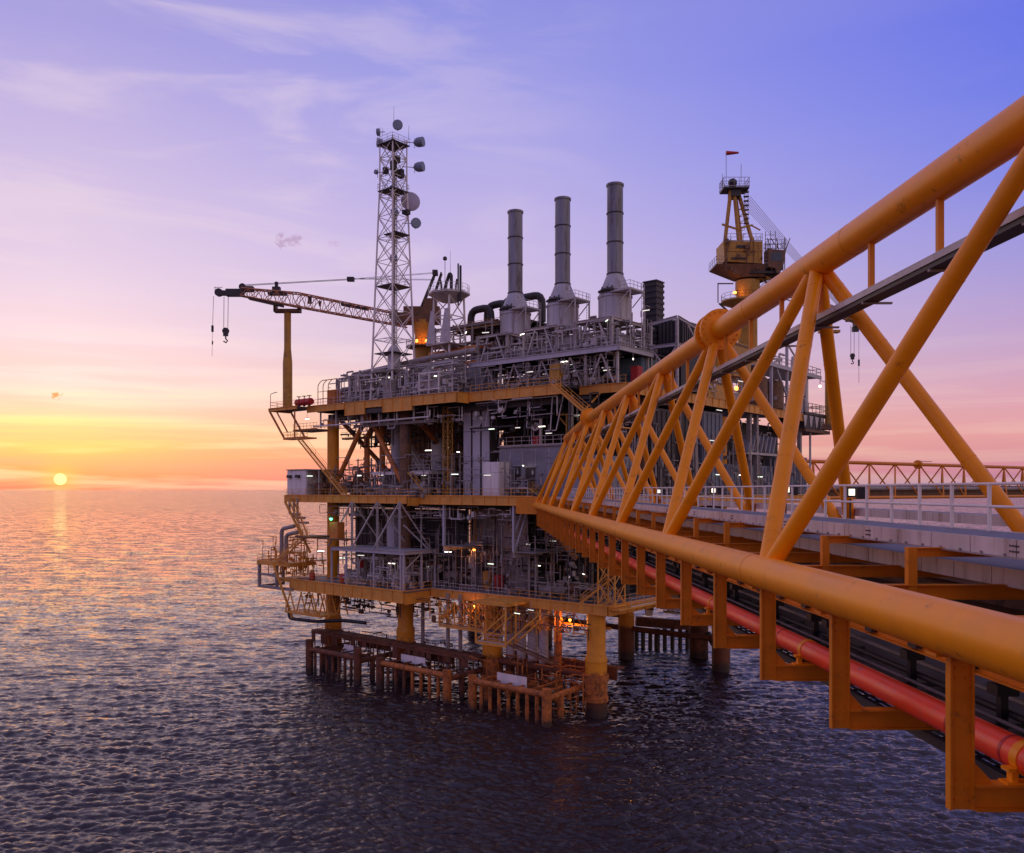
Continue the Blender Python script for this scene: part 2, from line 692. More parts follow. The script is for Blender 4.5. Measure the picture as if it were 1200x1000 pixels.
M['grey'] = material('light_grey_paint', (0.54, 0.465, 0.405), .5, var=.2, scale=.7, dirt=(.20, .14, .11), dirt_amt=.25, bump=.006)
M['midgrey'] = material('mid_grey_steel', (0.32, 0.265, 0.225), .5, var=.25, scale=.8, dirt=(.10, .06, .04), dirt_amt=.3, bump=.01)
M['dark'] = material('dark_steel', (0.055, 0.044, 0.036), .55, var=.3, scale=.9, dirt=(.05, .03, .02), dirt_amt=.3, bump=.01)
M['black'] = material('black_paint', (0.022, 0.02, 0.022), .5, var=.3, scale=1.2, bump=.005)
M['rust'] = material('rusty_steel', (0.17, 0.055, 0.022), .75, var=.45, scale=.8, dirt=(.05, .022, .014), dirt_amt=.5, bump=.03,
                     splash=[(0.4, 2.2, (.045, .026, .018))])
M['rust_orange'] = material('rusty_orange_steel', (0.46, 0.14, 0.025), .7, var=.4, scale=.9, dirt=(.10, .035, .015), dirt_amt=.5, bump=.03,
                            splash=[(0.2, 1.6, (.07, .035, .02))])
M['boom'] = material('boom_red_brown_paint', (0.60, 0.26, 0.12), .5, var=.2, scale=.8, dirt=(.12, .05, .03), dirt_amt=.3, bump=.01)
M['stack'] = material('stack_grey_paint', (0.46, 0.42, 0.40), .42, .15, var=.16, scale=.5, dirt=(.22, .14, .10), dirt_amt=.4, bump=.01, streak=True)
M['flue'] = material('flue_bare_metal', (0.26, 0.25, 0.255), .4, .3, var=.2, scale=.5, dirt=(.13, .10, .085), dirt_amt=.5, bump=.01, streak=True)
M['blue'] = material('blue_grey_cladding', (0.27, 0.26, 0.27), .5, var=.14, scale=.5, dirt=(.17, .14, .13), dirt_amt=.15, bump=.006, streak=True)
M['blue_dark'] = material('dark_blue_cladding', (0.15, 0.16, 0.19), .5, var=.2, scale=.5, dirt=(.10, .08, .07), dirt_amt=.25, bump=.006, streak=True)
M['lav'] = material('pale_blue_cladding', (0.50, 0.46, 0.45), .5, var=.12, scale=.5, dirt=(.24, .2, .19), dirt_amt=.12, bump=.006, streak=True)
M['teal'] = material('teal_grey_cladding', (0.12, 0.19, 0.22), .5, var=.2, scale=.6, dirt=(.1, .08, .07), dirt_amt=.2, bump=.006)
M['red'] = material('red_pipe_paint', (1.0, 0.065, 0.014), .38, var=.12, scale=1.4, dirt=(.55, .12, .10), dirt_amt=.22, bump=.004, spec=.5)
M['redbox'] = material('red_paint', (0.50, 0.03, 0.025), .45, var=.2, scale=1.5, bump=.004)
M['grating'] = material('deck_grating', (0.14, 0.14, 0.16), .6, var=.3, scale=3, bump=.02)
M['whip'] = material('antenna_grey', (0.25, 0.25, 0.29), .5, var=.1, scale=2, bump=0)
M['dish'] = material('dish_grey_plastic', (0.22, 0.25, 0.30), .45, var=.12, scale=1, bump=0)
M['dish_pale'] = material('dish_pale_mesh', (0.44, 0.39, 0.50), .5, var=.08, scale=1, bump=0)
M['rope'] = material('wire_rope', (0.05, 0.045, 0.05), .6, var=.2, scale=3, bump=0)
M['conductor'] = material('conductor_pipe_paint', (0.55, 0.50, 0.48), .5, var=.15, scale=.8, dirt=(.25, .15, .1), dirt_amt=.25, bump=.01,
                          splash=[(5.4, 6.2, (.17, .055, .022)), (0.5, 2.4, (.05, .028, .018))])
M['glass'] = material('dark_window_glass', (0.03, 0.035, 0.045), .12, var=.1, scale=1, bump=0, spec=.6)
M['tube_lit'] = material('lit_tube', (0.8, 0.8, 0.8), .4, var=0, bump=0, emit=((1.0, 0.92, 0.78), 5.0))
M['tube_dim'] = material('lit_tube_dim', (0.8, 0.8, 0.8), .4, var=0, bump=0, emit=((1.0, 0.95, 0.86), 1.1))
M['tube_green'] = material('lit_tube_greenish', (0.8, 0.8, 0.8), .4, var=0, bump=0, emit=((0.86, 1.0, 0.80), 2.2))
M['lamp_white'] = material('lit_flood_lens', (0.8, 0.8, 0.8), .4, var=0, bump=0, emit=((1.0, 0.90, 0.66), 1.8))
M['lamp_orange'] = material('lit_sodium_lens', (0.9, 0.4, 0.1), .4, var=0, bump=0, emit=((1.0, 0.26, 0.035), 7))
M['lamp_green'] = material('lit_green_lens', (0.2, 0.9, 0.5), .4, var=0, bump=0, emit=((0.12, 1.0, 0.42), 3.5))

# ================================================================ SEA
def wave_field(x, y, cell):
    """sum of short-crested wind waves; components finer than the local cell are dropped"""
    r = np.random.default_rng(11)
    h = np.zeros_like(x)
    dx = np.zeros_like(x)
    dy = np.zeros_like(x)
    lam = np.concatenate([np.geomspace(.42, 1.4, 34), np.geomspace(1.5, 4.2, 16), np.geomspace(5.5, 30, 10)])
    wind = math.radians(262)
    for l in lam:
        th = wind + r.normal(0, .45)
        kx, ky = math.cos(th), math.sin(th)
        k = 2 * math.pi / l
        amp = l * (0.0330 if l < 1.45 else 0.0150 if l < 5 else 0.0040)
        amp = amp * r.uniform(.6, 1.3)
        w = np.clip((l / (2.2 * cell) - 0.8) / 0.8, 0, 1)
        ph = k * (kx * x + ky * y) + r.uniform(0, 6.28)
        # slow envelopes break the long crests into patches
        env = 0.65 + 0.35 * np.sin(ph * 0.13 + (x * ky - y * kx) * k * .21 + r.uniform(0, 6.28))
        a = amp * w * env
        h += a * np.sin(ph)
        dx += -a * kx * np.cos(ph) * .8
        dy += -a * ky * np.cos(ph) * .8
    return h, dx, dy


def make_sea():
    # fan of cells round the camera's foot, finer where the sea is seen close to
    ang_in = np.linspace(math.radians(-40), math.radians(40), 760)
    ang_out = np.linspace(math.radians(40), math.radians(320), 90)[1:-1]
    ang = np.concatenate([ang_in, ang_out])
    na = len(ang)
    dep = np.linspace(0.46, 0.0105, 780)                # tangent of the looking-down angle
    rad = CAM_H / dep
    rad = np.concatenate([np.array([2.0, 12, 25, 40, 52]), rad, np.geomspace(rad[-1] * 1.15, 60000, 26)])
    nr = len(rad)
    R, A = np.meshgrid(rad, ang, indexing='ij')
    x, y = R * np.sin(A), R * np.cos(A)
    cell = np.maximum(np.gradient(rad)[:, None] * np.ones_like(R), R * 0.0019)
    out = np.ones_like(R)
    out[:, len(ang_in):] = 0
    h, dx, dy = wave_field(x, y, cell)
    fade = out * np.clip((R - 45) / 12, 0, 1)
    edge = np.clip((np.abs(np.where(A > math.pi, A - 2 * math.pi, A)) - math.radians(38)) / math.radians(-1.5) + 1, 0, 1)
    fade *= np.clip(edge, 0, 1)
    co = np.stack([x + dx * fade, y + dy * fade, h * fade], -1).reshape(-1, 3)
    co = np.concatenate([co, [[0, 0, 0]]])
    i, j = np.meshgrid(np.arange(nr - 1), np.arange(na), indexing='ij')
    j2 = (j + 1) % na
    quads = np.stack([i * na + j, i * na + j2, (i + 1) * na + j2, (i + 1) * na + j], -1).reshape(-1, 4)[:, ::-1]
    c = nr * na
    tris = np.stack([np.full(na, c), (np.arange(na) + 1) % na, np.arange(na)], -1)
    me = bpy.data.meshes.new("sea")
    nq, nt = len(quads), len(tris)
    me.vertices.add(len(co))
    me.vertices.foreach_set('co', co.astype(np.float32).ravel())
    me.loops.add(nq * 4 + nt * 3)
    me.loops.foreach_set('vertex_index', np.concatenate([quads.ravel(), tris.ravel()]).astype(np.int32))
    me.polygons.add(nq + nt)
    me.polygons.foreach_set('loop_start', np.concatenate([np.arange(nq) * 4, nq * 4 + np.arange(nt) * 3]).astype(np.int32))
    me.polygons.foreach_set('use_smooth', np.ones(nq + nt, dtype=bool))
    me.update(calc_edges=True)
    me.validate()
    m = bpy.data.materials.new("sea_water")
    m.use_nodes = True
    T = m.node_tree
    L = T.links.new
    bs = T.nodes['Principled BSDF']
    bs.inputs['Base Color'].default_value = (0.024, 0.013, 0.014, 1)
    bs.inputs['IOR'].default_value = 1.33
    bs.inputs['Specular IOR Level'].default_value = 0.95
    geo = N(T, 'ShaderNodeNewGeometry')
    cam_d = N(T, 'ShaderNodeCameraData')
    mp = N(T, 'ShaderNodeMapping')
    mp.inputs['Rotation'].default_value = (0, 0, math.radians(-8))
    mp.inputs['Scale'].default_value = (.42, 1.0, 1)
    L(geo.outputs['Position'], mp.inputs[0])
    dist = N(T, 'ShaderNodeVectorMath', operation='LENGTH')
    L(geo.outputs['Position'], dist.inputs[0])

    def noise(sc, det, dis=.4):
        n = N(T, 'ShaderNodeTexNoise')
        n.inputs['Scale'].default_value = sc
        n.inputs['Detail'].default_value = det
        n.inputs['Roughness'].default_value = .6
        n.inputs['Distortion'].default_value = dis
        L(mp.outputs[0], n.inputs[0])
        return n
    hs = None
    for sc, det, wgt in ((.12, 3, .9), (1.6, 4, .5), (5.0, 4, .3)):
        mu = N(T, 'ShaderNodeMath', operation='MULTIPLY_ADD')
        L(noise(sc, det).outputs[0], mu.inputs[0])
        mu.inputs[1].default_value = wgt
        mu.inputs[2].default_value = 0
        if hs is not None:
            L(hs, mu.inputs[2])
        hs = mu.outputs[0]
    bp = N(T, 'ShaderNodeBump')
    bp.inputs['Strength'].default_value = 1.0
    bp.inputs['Distance'].default_value = 0.26
    L(hs, bp.inputs['Height'])
    # slopes of the ripples too fine for the mesh: they lift the reflection of far water off the horizon glow
    tot = bp.outputs[0]
    for sc, det, k0, k1 in ((.3, 5, .12, 2.8), (2.2, 3, .45, 3.6)):
        n = noise(sc, det, .6)
        sb = N(T, 'ShaderNodeVectorMath', operation='SUBTRACT')
        L(n.outputs['Color'], sb.inputs[0])
        sb.inputs[1].default_value = (.5, .5, .5)
        kk = N(T, 'ShaderNodeMapRange')
        kk.inputs[1].default_value, kk.inputs[2].default_value = 70, 700
        kk.inputs[3].default_value, kk.inputs[4].default_value = k0, k1
        L(dist.outputs['Value'], kk.inputs[0])
        sc_ = N(T, 'ShaderNodeVectorMath', operation='SCALE')
        L(sb.outputs[0], sc_.inputs[0])
        L(kk.outputs[0], sc_.inputs['Scale'])
        fl = N(T, 'ShaderNodeVectorMath', operation='MULTIPLY')
        L(sc_.outputs[0], fl.inputs[0])
        fl.inputs[1].default_value = (1, 1.4, 0)
        ad = N(T, 'ShaderNodeVectorMath', operation='ADD')
        L(tot, ad.inputs[0])
        L(fl.outputs[0], ad.inputs[1])
        tot = ad.outputs[0]
    nm = N(T, 'ShaderNodeVectorMath', operation='NORMALIZE')
    L(tot, nm.inputs[0])
    L(nm.outputs[0], bs.inputs['Normal'])
    # far water: the ripples become finer than a pixel, so they spread the reflection
    rr = N(T, 'ShaderNodeMapRange')
    rr.inputs[1].default_value, rr.inputs[2].default_value = 60, 1500
    rr.inputs[3].default_value, rr.inputs[4].default_value = 0.02, 0.10
    ln = N(T, 'ShaderNodeVectorMath', operation='LENGTH')
    L(geo.outputs['Position'], ln.inputs[0])
    L(ln.outputs['Value'], rr.inputs[0])
    L(rr.outputs[0], bs.inputs['Roughness'])
    me.materials.append(m)
    o = bpy.data.objects.new("sea", me)
    COL.objects.link(o)
    return struct(o)


sea = make_sea()

# ================================================================ THE NEAR BRIDGE
XB, XT, XF = 7.0, 10.6, 14.2          # near bottom chord, top chord, far bottom chord
ZB, ZT = -2.08, 7.18
LP = 11.7                             # panel length
NB = [21.2 + LP * k for k in range(-3, 9)]
NT = [27.05 + LP * k for k in range(-3, 8)]


def bridge():
    root = thing('truss_bridge', 'orange tubular truss bridge running from right foreground to the platform', 'bridge', BR(XT, 60, ZB))
    mat = M['bridge']

    def zt(s):                                # the last bays of the top chord drop a little
        return ZT if s < 86 else ZT - (s - 86) * 0.028
    end_s = NB[-1] + 0.4
    # chords
    mb = MB()
    for p, q in ((NB[0] - 4, NT[4] - .11), (NT[4] + .11, 85.55 - .09), (85.55 + .09, NT[-1])):
        mb.tube(BR(XT, p, zt(p)), BR(XT, q, zt(q)), .46, 28)
    mb.tube(BR(XT, NT[-1] - .4, zt(NT[-1])), BR(XT, NT[-1] + .3, zt(NT[-1])), .46, 24)
    mb.build('top_chord', mat, root, True)
    for x in (XB, XF):
        MB().tube(BR(x, NB[0] - 4, ZB), BR(x, end_s, ZB), .41, 28).build('bottom_chord', mat, root, True)
    # girth welds, standing slightly proud
    mb = MB()
    for s in (24.4, 47.5, 14.3, 33.6):
        mb.tube(BR(XT, s - .015, ZT), BR(XT, s + .015, ZT), .466, 28)
    for s in (22.0, 45.4, 68.8, 92.2):
        for x in (XB, XF):
            mb.tube(BR(x, s - .013, ZB), BR(x, s + .013, ZB), .416, 28)
    mb.build('girth_weld', M['bridge_steel'], root, True)
    # bolted flange discs on the top chord
    for s in (NT[4], 85.55):
        for o in (-.60, .36):
            MB().tube(BR(XT, s + o, ZT), BR(XT, s + o + .2, ZT), .92, 36).build('flange_disc', M['bridge'], root, True)
        mb = MB()
        for k in range(20):
            t = 2 * math.pi * k / 20
            c = BR(XT, s, ZT) + Vector((math.cos(t) * .78, 0, math.sin(t) * .78))
            mb.tube(c + Vector((0, -.66, 0)), c + Vector((0, -.3, 0)), .045, 6).tube(c + Vector((0, .3, 0)), c + Vector((0, .62, 0)), .045, 6)
        mb.build('flange_bolts', M['bridge_steel'], root)
    # warren bracing
    for st in NT:
        for sb in (st - LP / 2, st + LP / 2):
            if sb > end_s:
                continue
            for x in (XB, XF):
                p, q = BR(XT, st, zt(st)), BR(x, sb, ZB)
                mb = MB().tube(p, q, .215, 20)
                d = (q - p).normalized()
                for dd in (1.15, 3.6):                # weld seams near the ends
                    mb.tube(p + d * dd, p + d * (dd + .03), .221, 20)
                    mb.tube(q - d * dd, q - d * (dd + .03), .221, 20)
                mb.build('diagonal_brace', mat, root, True)
    for x in (XB, XF):
        MB().tube(BR(XT, NT[-1], zt(NT[-1])), BR(x, end_s - .3, ZB), .2, 16).build('end_post', mat, root, True)
    # hangers, deck frames and floor beams every 4.4 m
    st = M['bridge_steel']
    frames = [12.95 + 4.4 * k for k in range(-4, 24)]
    for i, s in enumerate(frames):
        if s > end_s - 1:
            continue
        dp = 2.35
        mb = MB()
        mb.bbox(XB + .10, XB + .40, s + .02, s + .05, ZB - .38, ZB - 2.78)      # web facing along the bridge
        mb.bbox(XB + .065, XB + .10, s - .03, s + .11, ZB - .38, ZB - 2.78)
        mb.bbox(XB + .40, XB + .435, s - .03, s + .11, ZB - .38, ZB - 2.78)
        mb.bbox(XB - .2, XB + .46, s - .12, s + .2, ZB - .44, ZB - .385)       # saddle plate under the chord
        for zz in (-.62, -.78, -2.3, -2.46, -2.62):                              # bolt heads
            for xx in (.17, .32):
                mb.bbox(XB + xx - .02, XB + xx + .02, s - .002, s + .019, ZB + zz - .02, ZB + zz + .02)
        mb.add([BR(XB + .437, s + .02, ZB - 2.38), BR(XB + .437, s + .05, ZB - 2.38), BR(XB + .437, s + .05, ZB - 2.05), BR(XB + .437, s + .02, ZB - 2.05), BR(XB + .75, s + .02, ZB - 2.38), BR(XB + .75, s + .05, ZB - 2.38)],
               [(0, 3, 4), (1, 5, 2), (3, 2, 5, 4), (0, 4, 5, 1), (0, 1, 2, 3)])
        mb.build('hanger_post', st, root)
        MB().ibeam(BR(XB + .44, s + .035, ZB - 2.58), BR(XF, s + .035, ZB - 2.58), .27, .40, .035).build('cross_beam', st, root)
        MB().bbox(XF - .2, XF + .15, s - .09, s + .16, ZB - .38, ZB - 2.37).build('hanger_post', st, root)
        MB().bbox(8.62, 8.80, s - .03, s + .13, ZB - .55, -1.17).build('deck_post', st, root)
        MB().ibeam(BR(8.81, s + .05, -1.27), BR(XF, s + .05, -1.27), .16, .19, .02).build('deck_beam', st, root)
        MB().ibeam(BR(XB + .4, s + .05, ZB + .0), BR(XF - .4, s + .05, ZB + .0), .2, .3, .025).build('floor_beam', st, root)
    s0, s1 = frames[0] - 1, end_s
    # stiffening girders below the chords
    MB().ibeam(BR(8.55, s0, -2.92), BR(8.55, s1, -2.92), .24, .5, .03).build('stringer', M['bridge_steel'], root)
    for s in np.arange(9, 70, 1.9):
        MB().bbox(8.40, 8.52, s, s + .32, -3.1, -2.76).build('stringer_gusset', M['dark'], root)
    MB().ibeam(BR(11.4, s0, -2.45), BR(11.4, s1, -2.45), .24, .4, .03).build('stringer', M['brown'], root)
    MB().bbox(8.9, 13.8, s0, s1, -2.62, -2.56).build('lower_plate', M['brown'], root)
    MB().bbox(9.2, 13.4, s0, s1, -4.44, -4.40).build('bottom_tray', M['dark'], root)
    # upper walkway: grating on two white channel edges made of bolted panels
    zd = -.893
    wk = MB().bbox(9.41, 10.99, s0, s1, zd - .05, zd - .004).build('walkway_deck', M['grating'], root)
    pl = 1.43

    def channel(x0, x1, z0, z1, parent_name, sa, sb):
        base = None
        s = sa
        k = 0
        while s < sb:
            e = min(s + pl - .032, sb)
            MB().bbox(x0, x1, s, e, z0, z1).build('channel_panel', M['panel'], root)
            s += pl
            k += 1
    channel(9.36, 9.406, zd - .30, zd + .015, 'edge', 5, s1)
    channel(10.994, 11.04, zd - .30, zd + .015, 'edge', 5, s1)
    # bottom lip and little lugs of the channel
    mb = MB()
    mb.bbox(9.3, 9.36, s0, s1, zd - .325, zd - .303)
    mb.bbox(9.406, 9.6, s0, s1, zd - .325, zd - .303)
    s = 6.0
    while s < 60:
        mb.bbox(9.325, 9.358, s, s + .05, zd - .30, zd - .25)
        s += pl / 2
    mb.build('channel_lip', M['midgrey'], root)
    mb = MB()
    for s in np.arange(9.2, 80, 5.72):
        for r in (0, 1):
            for k in range(4):
                mb.bbox(9.35, 9.36, s + k * .075, s + k * .075 + .045, zd - .12 - r * .10, zd - .085 - r * .10)
    mb.build('splice_bolts', M['dark'], root)
    # lower service walkway
    zl = -1.60
    MB().bbox(10.66, 13.0, s0, s1, zl - .06, zl - .01).build('service_deck', M['grating'], root)
    channel(10.62, 10.656, zl - .37, zl + .0, 'edge', 5, s1)
    channel(13.9, 13.94, -.98, -.70, 'edge', 5, s1)
    MB().bbox(13.95, 15.2, s0, s1, -.77, -.73).build('service_deck', M['grating'], root)
    # guard rails: posts and rails as pieces
    def rails(x, zbase, sa, sb, h):
        for z in (h, h * .52):
            MB().tube(BR(x, sa, zbase + z), BR(x, sb, zbase + z), .032, 10).build('guard_rail', M['white'], root, True)
        s = sa
        while s < sb:
            MB().bbox(x - .03, x + .03, s - .035, s + .035, zbase - .2, zbase + h).build('rail_post', M['white'], root)
            s += 1.48
    rails(10.97, zd, 5.2, s1, 1.02)
    # runway beam under the top chord
    mb = MB()
    for p, q in ((NB[0] - 4, s1 - 8),):
        mb.bbox(XT - .19, XT + .25, p, q, 5.445, 5.47)
        mb.bbox(XT - .19, XT - .165, p, q, 5.30, 5.443)
        mb.bbox(XT + .225, XT + .25, p, q, 5.30, 5.443)
        mb.build('runway_beam', M['grey'], root)
        mb = MB().bbox(XT - .15, XT + .21, p, q, 5.20, 5.44)
        mb.bbox(XT - .20, XT + .26, p, q, 5.16, 5.197)
        mb.build('runway_rail', M['dark'], root)
    s = 16.3
    while s < s1 - 10:
        MB().bbox(XT - .09, XT + .05, s - .06, s + .06, 5.48, ZT - .38).build('runway_hanger', st, root)
        MB().bbox(XT - .2, XT + .62, s + .12, s + .2, 5.10, 5.155).build('runway_bracket', M['midgrey'], root)
        s += 3.5
    return root, frames


bridge_root, FR = bridge()


def bridge_services():
    # the red fire-water main and its clamps
    root = thing('red_pipe', 'thick bright red pipe slung beneath the orange bridge', 'pipe', BR(8.3, 60, -4.1))
    MB().tube(BR(8.3, -6, -4.1), BR(8.3, 112, -4.1), .255, 28).build('pipe', M['red'], root, True)
    for s in (12.2, 13.35, 14.9, 23.5, 34.9, 46.4, 57.8):
        MB().tube(BR(8.3, s - .035, -4.1), BR(8.3, s + .035, -4.1), .262, 28).build('joint_ring', M['redbox'], root, True)
    for i, s in enumerate(FR):
        if i % 2 == 0 and 6 < s < 105:
            c = MB().tube(BR(8.3, s - .05, -4.1), BR(8.3, s + .13, -4.1), .272, 24)
            for sx in (-1, 1):
                c.bbox(8.3 + sx * .31 - .06, 8.3 + sx * .31 + .06, s - .06, s + .14, -4.27, -4.22)
            c.bbox(8.0, 8.1, s - .03, s + .11, -4.45, -4.27)
            c.bbox(8.5, 8.6, s - .03, s + .11, -4.45, -4.27)
            c.bbox(7.9, 8.7, s - .08, s + .16, -4.462, -4.43)
            c.build('pipe_clamp', M['bridge'], root, True)
    sp = thing('pipe_supports', 'dark brackets carrying the service pipes behind the red pipe', 'brackets', BR(9.4, 60, -4.4))
    for i, s in enumerate(FR):
        if 4 < s < 100:
            for s_ in ((s + 1.5,) if i % 2 else (s + 1.5, s + 2.6)):
                MB().bbox(9.42, 9.56, s_, s_ + .14, -4.4, -2.65).bbox(8.9, 10.4, s_ + .02, s_ + .12, -4.36, -4.27).bbox(9.3, 9.7, s_ - .1, s_ + .24, -3.75, -3.55).build('bracket', M['black'], sp)
    # grey service lines in the tray beside it
    for k, (x, z, r, mm, lab) in enumerate(((9.02, -4.2, .06, 'dark', 'dark service pipe running next to the thick red pipe'),
                                        (9.3, -4.16, .04, 'midgrey', 'thin grey conduit in the tray behind the red pipe'),
                                        (9.62, -4.1, .07, 'dark', 'black cable bundle in the tray below the bridge'),
                                        (10.1, -4.0, .06, 'midgrey', 'grey service pipe furthest from the red pipe'))):
        solo(MB().tube(BR(x, -6, z), BR(x, 112, z), r, 12), 'service_pipe', lab, 'pipe', M[mm], BR(x, 60, z),
             'service lines slung under the bridge', True)
    tr = thing('cable_tray', 'dark perforated cable tray hung low beneath the bridge cross beams', 'cable tray', BR(9.4, 60, -4.95))
    for x in (8.95, 9.75):
        MB().bbox(x - .02, x + .02, -5, 112, -5.10, -4.90).build('tray_side', M['dark'], tr)
    mb = MB()
    for s in np.arange(0, 60, .6):
        mb.bbox(8.97, 9.73, s, s + .08, -5.10, -5.06)
    o = mb.build('tray_rungs', M['dark'], tr)
    o['kind'] = 'stuff'
    mb = MB()
    for x in (9.1, 9.25, 9.42, 9.6):
        mb.tube(BR(x, -5, -5.03), BR(x, 112, -5.03), .03, 6)
    mb.build('cables', M['black'], tr)
    # floodlights clamped to the walkway rail
    spots = ((998, 577, 'lit floodlight on the walkway rail beside the crossing braces at right'),
             (922, 574, 'lit floodlight on the bridge walkway between two steep braces'),
             (836, 575, 'lit square floodlight on the walkway rail in front of the grey wall'),
             (772, 576, 'lit floodlight on the far part of the bridge walkway'))
    for u, v, lab in spots:
        x = 11.3
        s = x / ((u - 567) / 1000)
        c = BR(x, s, (574 - v) / 1000 * s)
        t = thing('floodlight', lab, 'floodlight', (c.x, c.y, CAM_H - .9), 'floodlights on the bridge walkway')
        MB().bbox(x - .13, x + .13, s + .0, s + .22, c.z - 30 - .16, c.z - 30 + .16).build('housing', M['black'], t)
        MB().bbox(x - .09, x + .09, s - .025, s - .004, c.z - 30 - .1, c.z - 30 + .1).build('lens', M['lamp_white'], t)
        MB().bbox(x + .22, x + .42, s, s + .2, c.z - 30 - .2, c.z - 30 + .16).build('control_box', M['black'], t)
        MB().tube(BR(x, s + .1, -.95), BR(x, s + .1, c.z - 30 - .2), .03, 6).build('stem', M['dark'], t)


bridge_services()

# ================================================================ THE PLATFORM: JACKET AND DECKS
PL = thing('oil_platform', 'large yellow and grey offshore oil platform with four deck levels on tubular legs', 'oil platform', W(18, 12, ZC))
LEG_A = [0.0, 18.3, 36.7, 55.0]


def xy(a, b):
    w = W(a, b, 0)
    return (w.x, w.y)


def jacket():
    for b in (1.5, 38.0):
        for a in LEG_A:
            m = M['yellow_leg'] if b < 10 else M['yellow_leg']
            mb = MB()
            prof = [(1.45, 0), (1.45, 15.2), (1.5, 15.25), (1.5, 15.6), (1.25, 16.2), (1.25, 22.0)]
            if not (b < 10 and a < 50):
                prof += [(1.05, 23.5), (1.0, 50)]
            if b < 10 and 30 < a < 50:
                MB().lathe(W(a, b, ZC + .05), [(.95, 0), (.95, 13.0)], 24).build('topside_column', M['brown'], PL, True)  # yellow leg continued; the brown colour stands in for shade between decks
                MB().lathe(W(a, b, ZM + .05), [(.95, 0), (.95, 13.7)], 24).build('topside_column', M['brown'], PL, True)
            mb.lathe(W(a, b, -8), prof, 28)
            mb.build('leg', m, PL, True)
    # horizontal jacket braces near the water
    for b in (1.5, 38.0):
        for i in range(3):
            MB().tube(W(LEG_A[i], b, 5.2), W(LEG_A[i + 1], b, 5.2), .5, 16).build('jacket_brace', M['rust'], PL, True)
    # V braces between cellar, main and upper decks
    for b in (1.5, 38):
        for i in range(3):
            a0, a1 = LEG_A[i], LEG_A[i + 1]
            am = (a0 + a1) / 2
            if b == 1.5 and i < 2:
                continue
            for a in (a0, a1):
                MB().tube(W(a, b, ZM + 1.0), W(am, b, ZU - 1.6), .42, 14).build('deck_brace', M['orange_brace'], PL, True)
                if b > 10:
                    MB().tube(W(a, b, ZC + .6), W(am, b, ZM - 1.4), .42, 14).build('deck_brace', M['orange_brace'], PL, True)
    for a in (55.0, 36.7):
        MB().tube(W(a, 2.5, ZU - 1.6), W(a, 19, ZM + .6), .42, 14).build('deck_brace', M['orange_brace'], PL, True)
        MB().tube(W(a, 37, ZU - 1.6), W(a, 19, ZM + .6), .42, 14).build('deck_brace', M['orange_brace'], PL, True)
    MB().tube(W(49, 4, ZM), W(49, 4, ZU - 5.5), .5, 14).build('deck_brace', M['orange_brace'], PL, True)
    MB().tube(W(49, 4, ZU - 5.4), W(45.4, 4, ZU - 1.4), .5, 14).build('deck_brace', M['orange_brace'], PL, True)


jacket()


def deck(outline, z, t=.18, mat='grating', name='deck_plate'):
    MB().poly([xy(a, b) for a, b in outline], z - t, z).build(name, M[mat], PL)


def edge(a0, b0, a1, b1, z, depth, mat='yellow', w=.32, stiff=2.2, name='edge_beam', top=.06):
    """plate girder along a deck edge with flanges and web stiffeners"""
    p, q = W(a0, b0, 0), W(a1, b1, 0)
    d = (q - p).normalized()
    mb = MB()
    zt, zb = z + top, z + top - depth
    mid = UP * ((zt + zb) / 2)
    mb.beam(p + mid, q + mid, .05, depth - .12)
    mb.beam(p + UP * (zt - .03), q + UP * (zt - .03), w, .06)
    mb.beam(p + UP * (zb + .03), q + UP * (zb + .03), w, .06)
    L = (q - p).length
    n = max(1, int(L / stiff))
    for i in range(n + 1):
        c = p + d * min(max(i * L / n, .05), L - .05) + mid
        mb.beam(c - UP * (depth / 2 - .065), c + UP * (depth / 2 - .065), .03, w - .03, d.cross(UP))
    return mb.build(name, M[mat], PL)


def joists(a0, a1, b0, b1, z, depth, step, mat='dark', along='b'):
    n = int(((a1 - a0) if along == 'b' else (b1 - b0)) / step)
    for i in range(n + 1):
        if along == 'b':
            a = a0 + i * step
            p, q = W(a, b0, z - depth / 2), W(a, b1, z - depth / 2)
        else:
            b = b0 + i * step
            p, q = W(a0, b, z - depth / 2), W(a1, b, z - depth / 2)
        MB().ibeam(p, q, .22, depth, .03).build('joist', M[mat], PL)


# ---- cellar deck
deck([(-2.5, .3), (29.5, .3), (29.5, -5.3), (57.5, -5.3), (57.5, 45), (-2.5, 45)], ZC)
edge(29.7, -5.5, 57.7, -5.5, ZC, 1.8)
edge(29.7, -5.3, 29.7, .0, ZC, 2.0)
edge(-2.6, .12, 29.5, .12, ZC, 1.25)
edge(-2.7, .4, -2.7, 45, ZC, 1.3)
edge(57.7, -5.3, 57.7, 20, ZC, 1.5)
joists(0, 56, .6, 44, ZC - .2, .7, 4.0)
joists(-2, 57, 4, 42, ZC - .95, .9, 9.0, along='a')
# ---- main deck
deck([(-2.5, -.8), (31, -.8), (31, -3.3), (62, -3.3), (62, 8), (58, 8), (58, 72), (-2.5, 72)], ZM)
edge(-2.6, -1.0, 31, -1.0, ZM, 1.3)
edge(31.1, -3.3, 31.1, -1.1, ZM, 1.5)
edge(31.2, -3.5, 62, -3.5, ZM, 1.2)
edge(62.1, -3.3, 62.1, 8, ZM, 1.0)
edge(-2.7, -.8, -2.7, 72, ZM, 1.5)
joists(0, 60, .0, 44, ZM - .2, .8, 4.0)
joists(-2, 57, 4, 44, ZM - 1.05, 1.0, 10.0, along='a')
